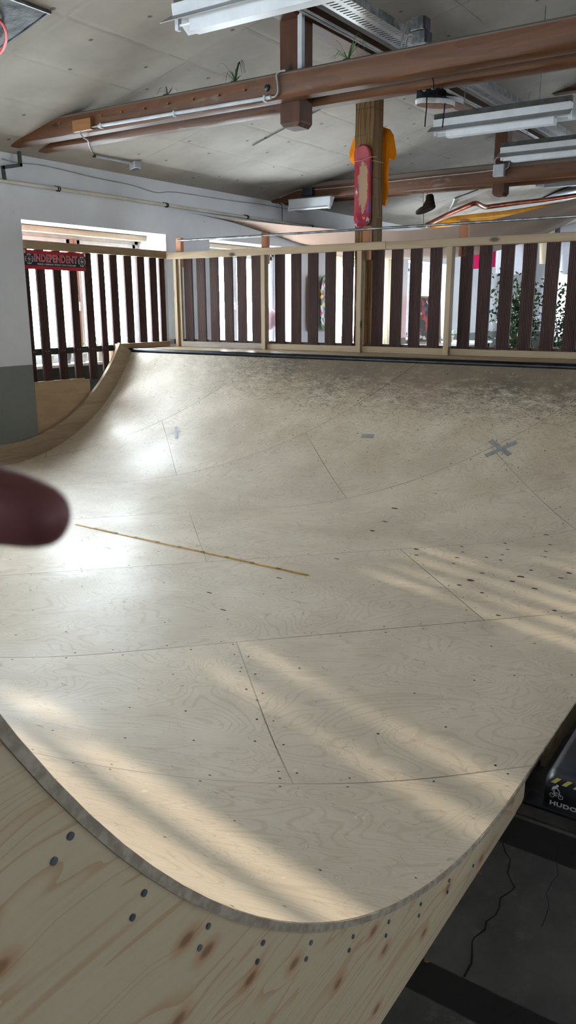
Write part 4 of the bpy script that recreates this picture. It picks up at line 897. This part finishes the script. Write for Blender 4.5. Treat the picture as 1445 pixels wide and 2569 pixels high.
def tree(c,h,crown,n,label,seed):
    rn=random.Random(seed); t=empty('fig_tree',c,label,'plant','potted fig trees behind the fence'); c=Vector(c)
    MB().lathe(c,[(.14,0),(.18,.3),(.19,.3),(.19,.32),(.16,.32),(.15,.28)],20).build('pot',m_potw,t,smooth=True)
    mb=MB(); tips=[]
    base=c+Vector((0,0,.28))
    for k in range(7):
        a=rn.uniform(0,6.28); e=base+Vector((cos(a)*crown*rn.uniform(.3,.9),sin(a)*crown*rn.uniform(.3,.9),h*rn.uniform(.65,1.)))
        m_=base.lerp(e,.5)+Vector((0,0,.12)); pts=curve([base,m_,e],5); mb.tube(pts,[.016*(1-.75*i/(len(pts)-1)) for i in range(len(pts))],6); tips+=pts[4:]
    mb.build('stems',m_stem,t,smooth=True)
    mb=MB()
    for i in range(n):
        p=rn.choice(tips)+Vector((rn.gauss(0,.11),rn.gauss(0,.11),rn.gauss(-.03,.12))); d=Vector((rn.uniform(-1,1),rn.uniform(-1,1),rn.uniform(-1.2,.2))).normalized(); s=d.orthogonal().normalized(); s=Matrix.Rotation(rn.uniform(0,6.28),3,d)@s; L_=rn.uniform(.06,.1)
        q=d.cross(s)*.008; mb.add([p,p+d*L_*.45+s*L_*.24+q,p+d*L_,p+d*L_*.45-s*L_*.24+q],[(0,1,2),(0,2,3)])
    mb.build('foliage',m_leafd,t)
tree((atY(1285,850,12.2).x,12.2,FZ),1.75,.42,1500,'left leafy potted fig tree behind the right half of the fence',31)
tree((atY(1425,800,12.6).x,12.6,FZ),1.85,.35,1300,'right leafy potted fig tree near the end of the fence',32)
# pipes and ducts near the far end of the hall
def tubes(name,pts,Y,r,m,label,cat):
    return tag(MB().tube(curve([CAM+(atC(X,Y_)-CAM)*Y for X,Y_ in pts],4),r,12).build(name,m,smooth=True),label,cat)
tubes('copper_pipe',[(1070,565),(1120,540),(1175,516),(1195,510),(1215,519),(1240,517),(1300,509),(1380,500),(1460,488)],.955,.04,m_copper,'copper pipe with a bend under the far ceiling','pipe')
tubes('yellow_duct',[(1085,575),(1130,556),(1165,550),(1230,543),(1290,537),(1350,527),(1450,510)],.93,.075,m_yellow,'thick yellow duct below the copper pipe','duct')
tubes('black_hose',[(1150,556),(1200,541),(1270,532),(1330,523),(1440,505)],.965,.03,m_blackplastic,'black hose between copper pipe and yellow duct','hose')
tubes('white_conduit',[(1103,566),(1118,540),(1135,512),(1140,497)],.985,.012,m_conduit,'thin white conduit dropping to the sail','conduit')
q=[atC(1140,497)+Vector((0,0,-.01)),atC(1200,474)+Vector((0,0,-.01))]; tag(MB().tube(q,.01,6).build('dark_conduit',m_strut,smooth=True),'thin dark conduit on the ceiling beyond the far tie beam','conduit')
mb=MB(); q=[atC(X,Y)+Vector((0,0,-.012)) for X,Y in ((1350,500),(1400,475),(1470,450),(1500,480),(1440,497))]; mb.prism(q,(0,0,-.02)); tag(mb.build('foil_panel',m_foil),'black foil panel on the far ceiling at the right','panel')

# ---------------------------------------------------------------- black plastic kicker ramp on the floor
hd=empty('kicker_ramp',(-.2,2.75,FZ),'black plastic kicker ramp with yellow hazard stripes on the dark floor','ramp')
X0,X1,Y0,Y1=-.605,.25,2.425,3.35
def hz(y): return .045+.0*(y-Y0)
mb=MB(); rows=[]; rr=.035
prof_y=[(Y0,FZ+.0),(Y0,hz(Y0)-rr)]+[(Y0+rr-rr*cos(a),hz(Y0)-rr+rr*sin(a)) for a in (pi/8,pi/4,3*pi/8,pi/2)]+[(Y1-.2,hz(Y1)),(Y1,FZ+.01)]
for x,ins in ((X0,rr),(X0+.01,.018),(X0+.02,.008),(X0+rr,0),(X1-rr,0),(X1,rr)):
    rows.append([Vector((x,max(y,Y0+ins*.3) if z<hz(Y0)-rr else y+ins*.3,FZ if z<=FZ+.011 else max(FZ,z-ins))) for y,z in prof_y])
mb.grid(rows); mb.add([Vector((X0,y,FZ)) for y in (Y0,Y1)]+[rows[0][i] for i in range(len(prof_y)-1,-1,-1)],[list(range(2+len(prof_y)))]); mb.build('body',m_hud,hd,smooth=True,auto=50)
MB().box((XRR+.004,2.396,FZ),(.3,2.47,FZ+.02)).build('base_plate',m_hud,hd,bevel=.004)
MB().box((XRR+.002,2.335,FZ),(.5,2.394,FZ+.008)).build('base_lip',m_strut,hd)
for i in range(6):
    x=-.585+i*.036; z1_=.024; z0_=.002
    mb=MB().prism([(x,Y0-.0012,z0_),(x+.015,Y0-.0012,z0_),(x+.034,Y0-.0012,z1_),(x+.019,Y0-.0012,z1_)],(0,.001,0)); mb.build('hazard_stripe',m_hazy,hd)
text_on(hd,'HUDORA',(-.583,Y0-.0014,-.073),(1,0,0),(0,0,1),.021,m_decal,off=.0008,sx=1.35,align='LEFT',spc=1.1)
def rider(x,z,s):
    Yd=Y0-.0014; mb=MB()
    for cx in (0,.036): 
        rr_=[Vector((x+(cx+.011*cos(2*pi*k/18))*s,Yd,z+(.012+.011*sin(2*pi*k/18))*s)) for k in range(18)]; ri=[Vector((x+(cx+.008*cos(2*pi*k/18))*s,Yd,z+(.012+.008*sin(2*pi*k/18))*s)) for k in range(18)]
        mb.add(rr_+ri,[(k,(k+1)%18,18+(k+1)%18,18+k) for k in range(18)])
    def bar(a,b,w):
        a=Vector((x+a[0]*s,Yd,z+a[1]*s)); b=Vector((x+b[0]*s,Yd,z+b[1]*s)); d=(b-a).normalized(); n=Vector((-d.z,0,d.x))*w*s; mb.add([a-n,a+n,b+n,b-n],[(0,1,2,3)])
    for a,b,w in (((0,.012),(.012,.03),.0012),((.012,.03),(.03,.028),.0012),((.012,.03),(.016,.01),.0012),((.016,.01),(.03,.028),.0012),((.036,.012),(.029,.035),.0014),((.029,.035),(.033,.037),.0014),((.016,.012),(.008,.028),.003),((.008,.028),(.004,.042),.004),((.018,.01),(.014,.028),.003)): bar(a,b,w)
    for pts in (((-.004,.036),(.006,.034),(.018,.052),(.012,.060),(.0,.052)),((.012,.055),(.018,.055),(.03,.04),(.027,.037))): mb.add([(x+a*s,Yd,z+b*s) for a,b in pts],[list(range(len(pts)))])
    mb.add([(x+(.019+.006*cos(2*pi*k/12))*s,Yd,z+(.062+.006*sin(2*pi*k/12))*s) for k in range(12)],[list(range(12))])
    mb.build('rider_emblem',m_decal,hd)
rider(-.577,-.053,.78)
mb=MB(); Yd=Y0-.0014
for pts in (((-.478,.006),(-.47,.002),(-.445,-.004),(-.445,.004)),((-.47,-.02),(-.44,-.012),(-.43,-.016),(-.455,-.04),(-.463,-.036)),((-.45,-.002),(-.437,-.006),(-.437,-.014),(-.447,-.014))): mb.add([(a,Yd,b) for a,b in pts],[list(range(len(pts)))])
mb.build('skater_emblem',m_decal,hd)
for x,y in ((-.52,2.62),(-.40,2.62),(-.54,2.9),(-.3,2.75)): MB().disc((x,y,hz(y)+.0008),(0,0,1),.008,12).build('hole',m_crack,hd)
for X,Y,lab in ((1203,2193,'tan dry leaf crumb on the dark floor beside the ramp, farther one'),(1071,2412,'tan dry leaf crumb on the dark floor beside the ramp, nearer one')):
    p=atZ(X,Y,FZ+.001); tag(MB().add([p+Vector(v) for v in ((-.008,-.004,0),(.004,-.007,.003),(.009,.004,.001),(-.003,.006,.004))],[(0,1,2),(0,2,3)]).build('leaf_crumb',m_block),lab,'leaf')

# ---------------------------------------------------------------- the photographer's hand at the left of the lens
def P(X,Y,d): return CAM+ray(X,Y)*(d/FPX)
hand=empty('hand',P(-900,1500,.15),"photographer's out of focus fingertip reaching in at the left edge",'hand')
def skin_obj(name,verts,edges,radii,mat,parent,root=0,sub=2):
    me=bpy.data.meshes.new(name); o0=Vector(parent['_o']); me.from_pydata([tuple(Vector(v)-o0) for v in verts],edges,[]); o=bpy.data.objects.new(name,me); C.objects.link(o); o.parent=parent; o['_o']=tuple(o0)
    md=o.modifiers.new('k','SKIN'); md.use_smooth_shade=True
    for i,r in enumerate(radii): me.skin_vertices[0].data[i].radius=(r,r)
    me.skin_vertices[0].data[root].use_root=True
    sm=o.modifiers.new('u','SUBSURF'); sm.levels=sub; sm.render_levels=sub; me.materials.append(mat); return o
k=15300.
def H(x,y,z): # metres right, up, forward of the fingertip centre
    return P(158,1303,.13)+_r*x+_u*y+_f*z
V_=[];E_=[];Rr=[]
def addv(p,r,par=None):
    V_.append(p); Rr.append(r)
    if par is not None: E_.append((par,len(V_)-1))
    return len(V_)-1
palm=addv(H(-.115,-.035,.03),.024); 
wr=addv(H(-.155,-.085,.02),.023,palm); fa=addv(H(-.20,-.17,.0),.03,wr); addv(H(-.24,-.26,-.03),.036,fa)
kn=addv(H(-.078,-.014,.03),.0125,palm); i1=addv(H(-.046,.006,.018),.0088,kn); i2=addv(H(-.022,.0045,.004),.0078,i1); i3=addv(H(-.006,.0012,.0),.0066,i2); addv(H(.0015,-.001,.0),.0046,i3)
for dx,dy,L_ in ((-.006,-.028,1.),(-.010,-.046,.93),(-.016,-.064,.76)):
    b=addv(H(-.08+dx,dy-.004,.034),.012,palm); c=addv(H(-.08+dx+.034*L_,dy+.002,.05),.0088,b); d_=addv(H(-.08+dx+.036*L_,dy+.001,.077),.008,c); addv(H(-.08+dx+.016*L_,dy,.083),.0068,d_)
tb_=addv(H(-.12,.0,-.0),.014,palm); t2=addv(H(-.095,.022,-.02),.0105,tb_); addv(H(-.07,.03,-.028),.008,t2)
skin_obj('skin',V_,E_,Rr,m_skin,hand)
MB().tube([H(-.185,-.145,.008),H(-.21,-.19,-.005),H(-.25,-.28,-.035)],[.036,.04,.046],16).build('sleeve',m_sleeve,hand,smooth=True)

# ---------------------------------------------------------------- light, sky, camera
w=bpy.data.worlds.new('sky'); sc.world=w; w.use_nodes=True; bg=w.node_tree.nodes['Background']; bg.inputs[0].default_value=(.82,.93,1.,1); bg.inputs[1].default_value=45.0
S=bpy.data.lights.new('low_sun','SUN'); S.energy=7.; S.angle=math.radians(1.2); S.color=(1.,.86,.66); so=bpy.data.objects.new('low_sun',S); C.objects.link(so)
el=math.radians(10.8); az=math.radians(72.5); so.rotation_euler=Vector((sin(az)*cos(el),-cos(az)*cos(el),-sin(el))).to_track_quat('-Z','Y').to_euler(); so.location=(-20,10,8)
cam=bpy.data.cameras.new('camera'); co=bpy.data.objects.new('camera',cam); C.objects.link(co)
cam.sensor_fit='VERTICAL'; cam.sensor_height=24.; cam.lens=FPX/2569*24.; cam.clip_start=.01
co.matrix_world=Matrix((_r,_u,-_f)).transposed().to_4x4(); co.location=CAM
cam.dof.use_dof=True; cam.dof.focus_distance=4.2; cam.dof.aperture_fstop=14.
sc.camera=co
vs=sc.view_settings; vs.view_transform='Standard'; vs.look='None'; vs.gamma=1.; vs.use_curve_mapping=False; vs.exposure=.2
for o in bpy.data.objects:
    if '_o' in o: del o['_o']
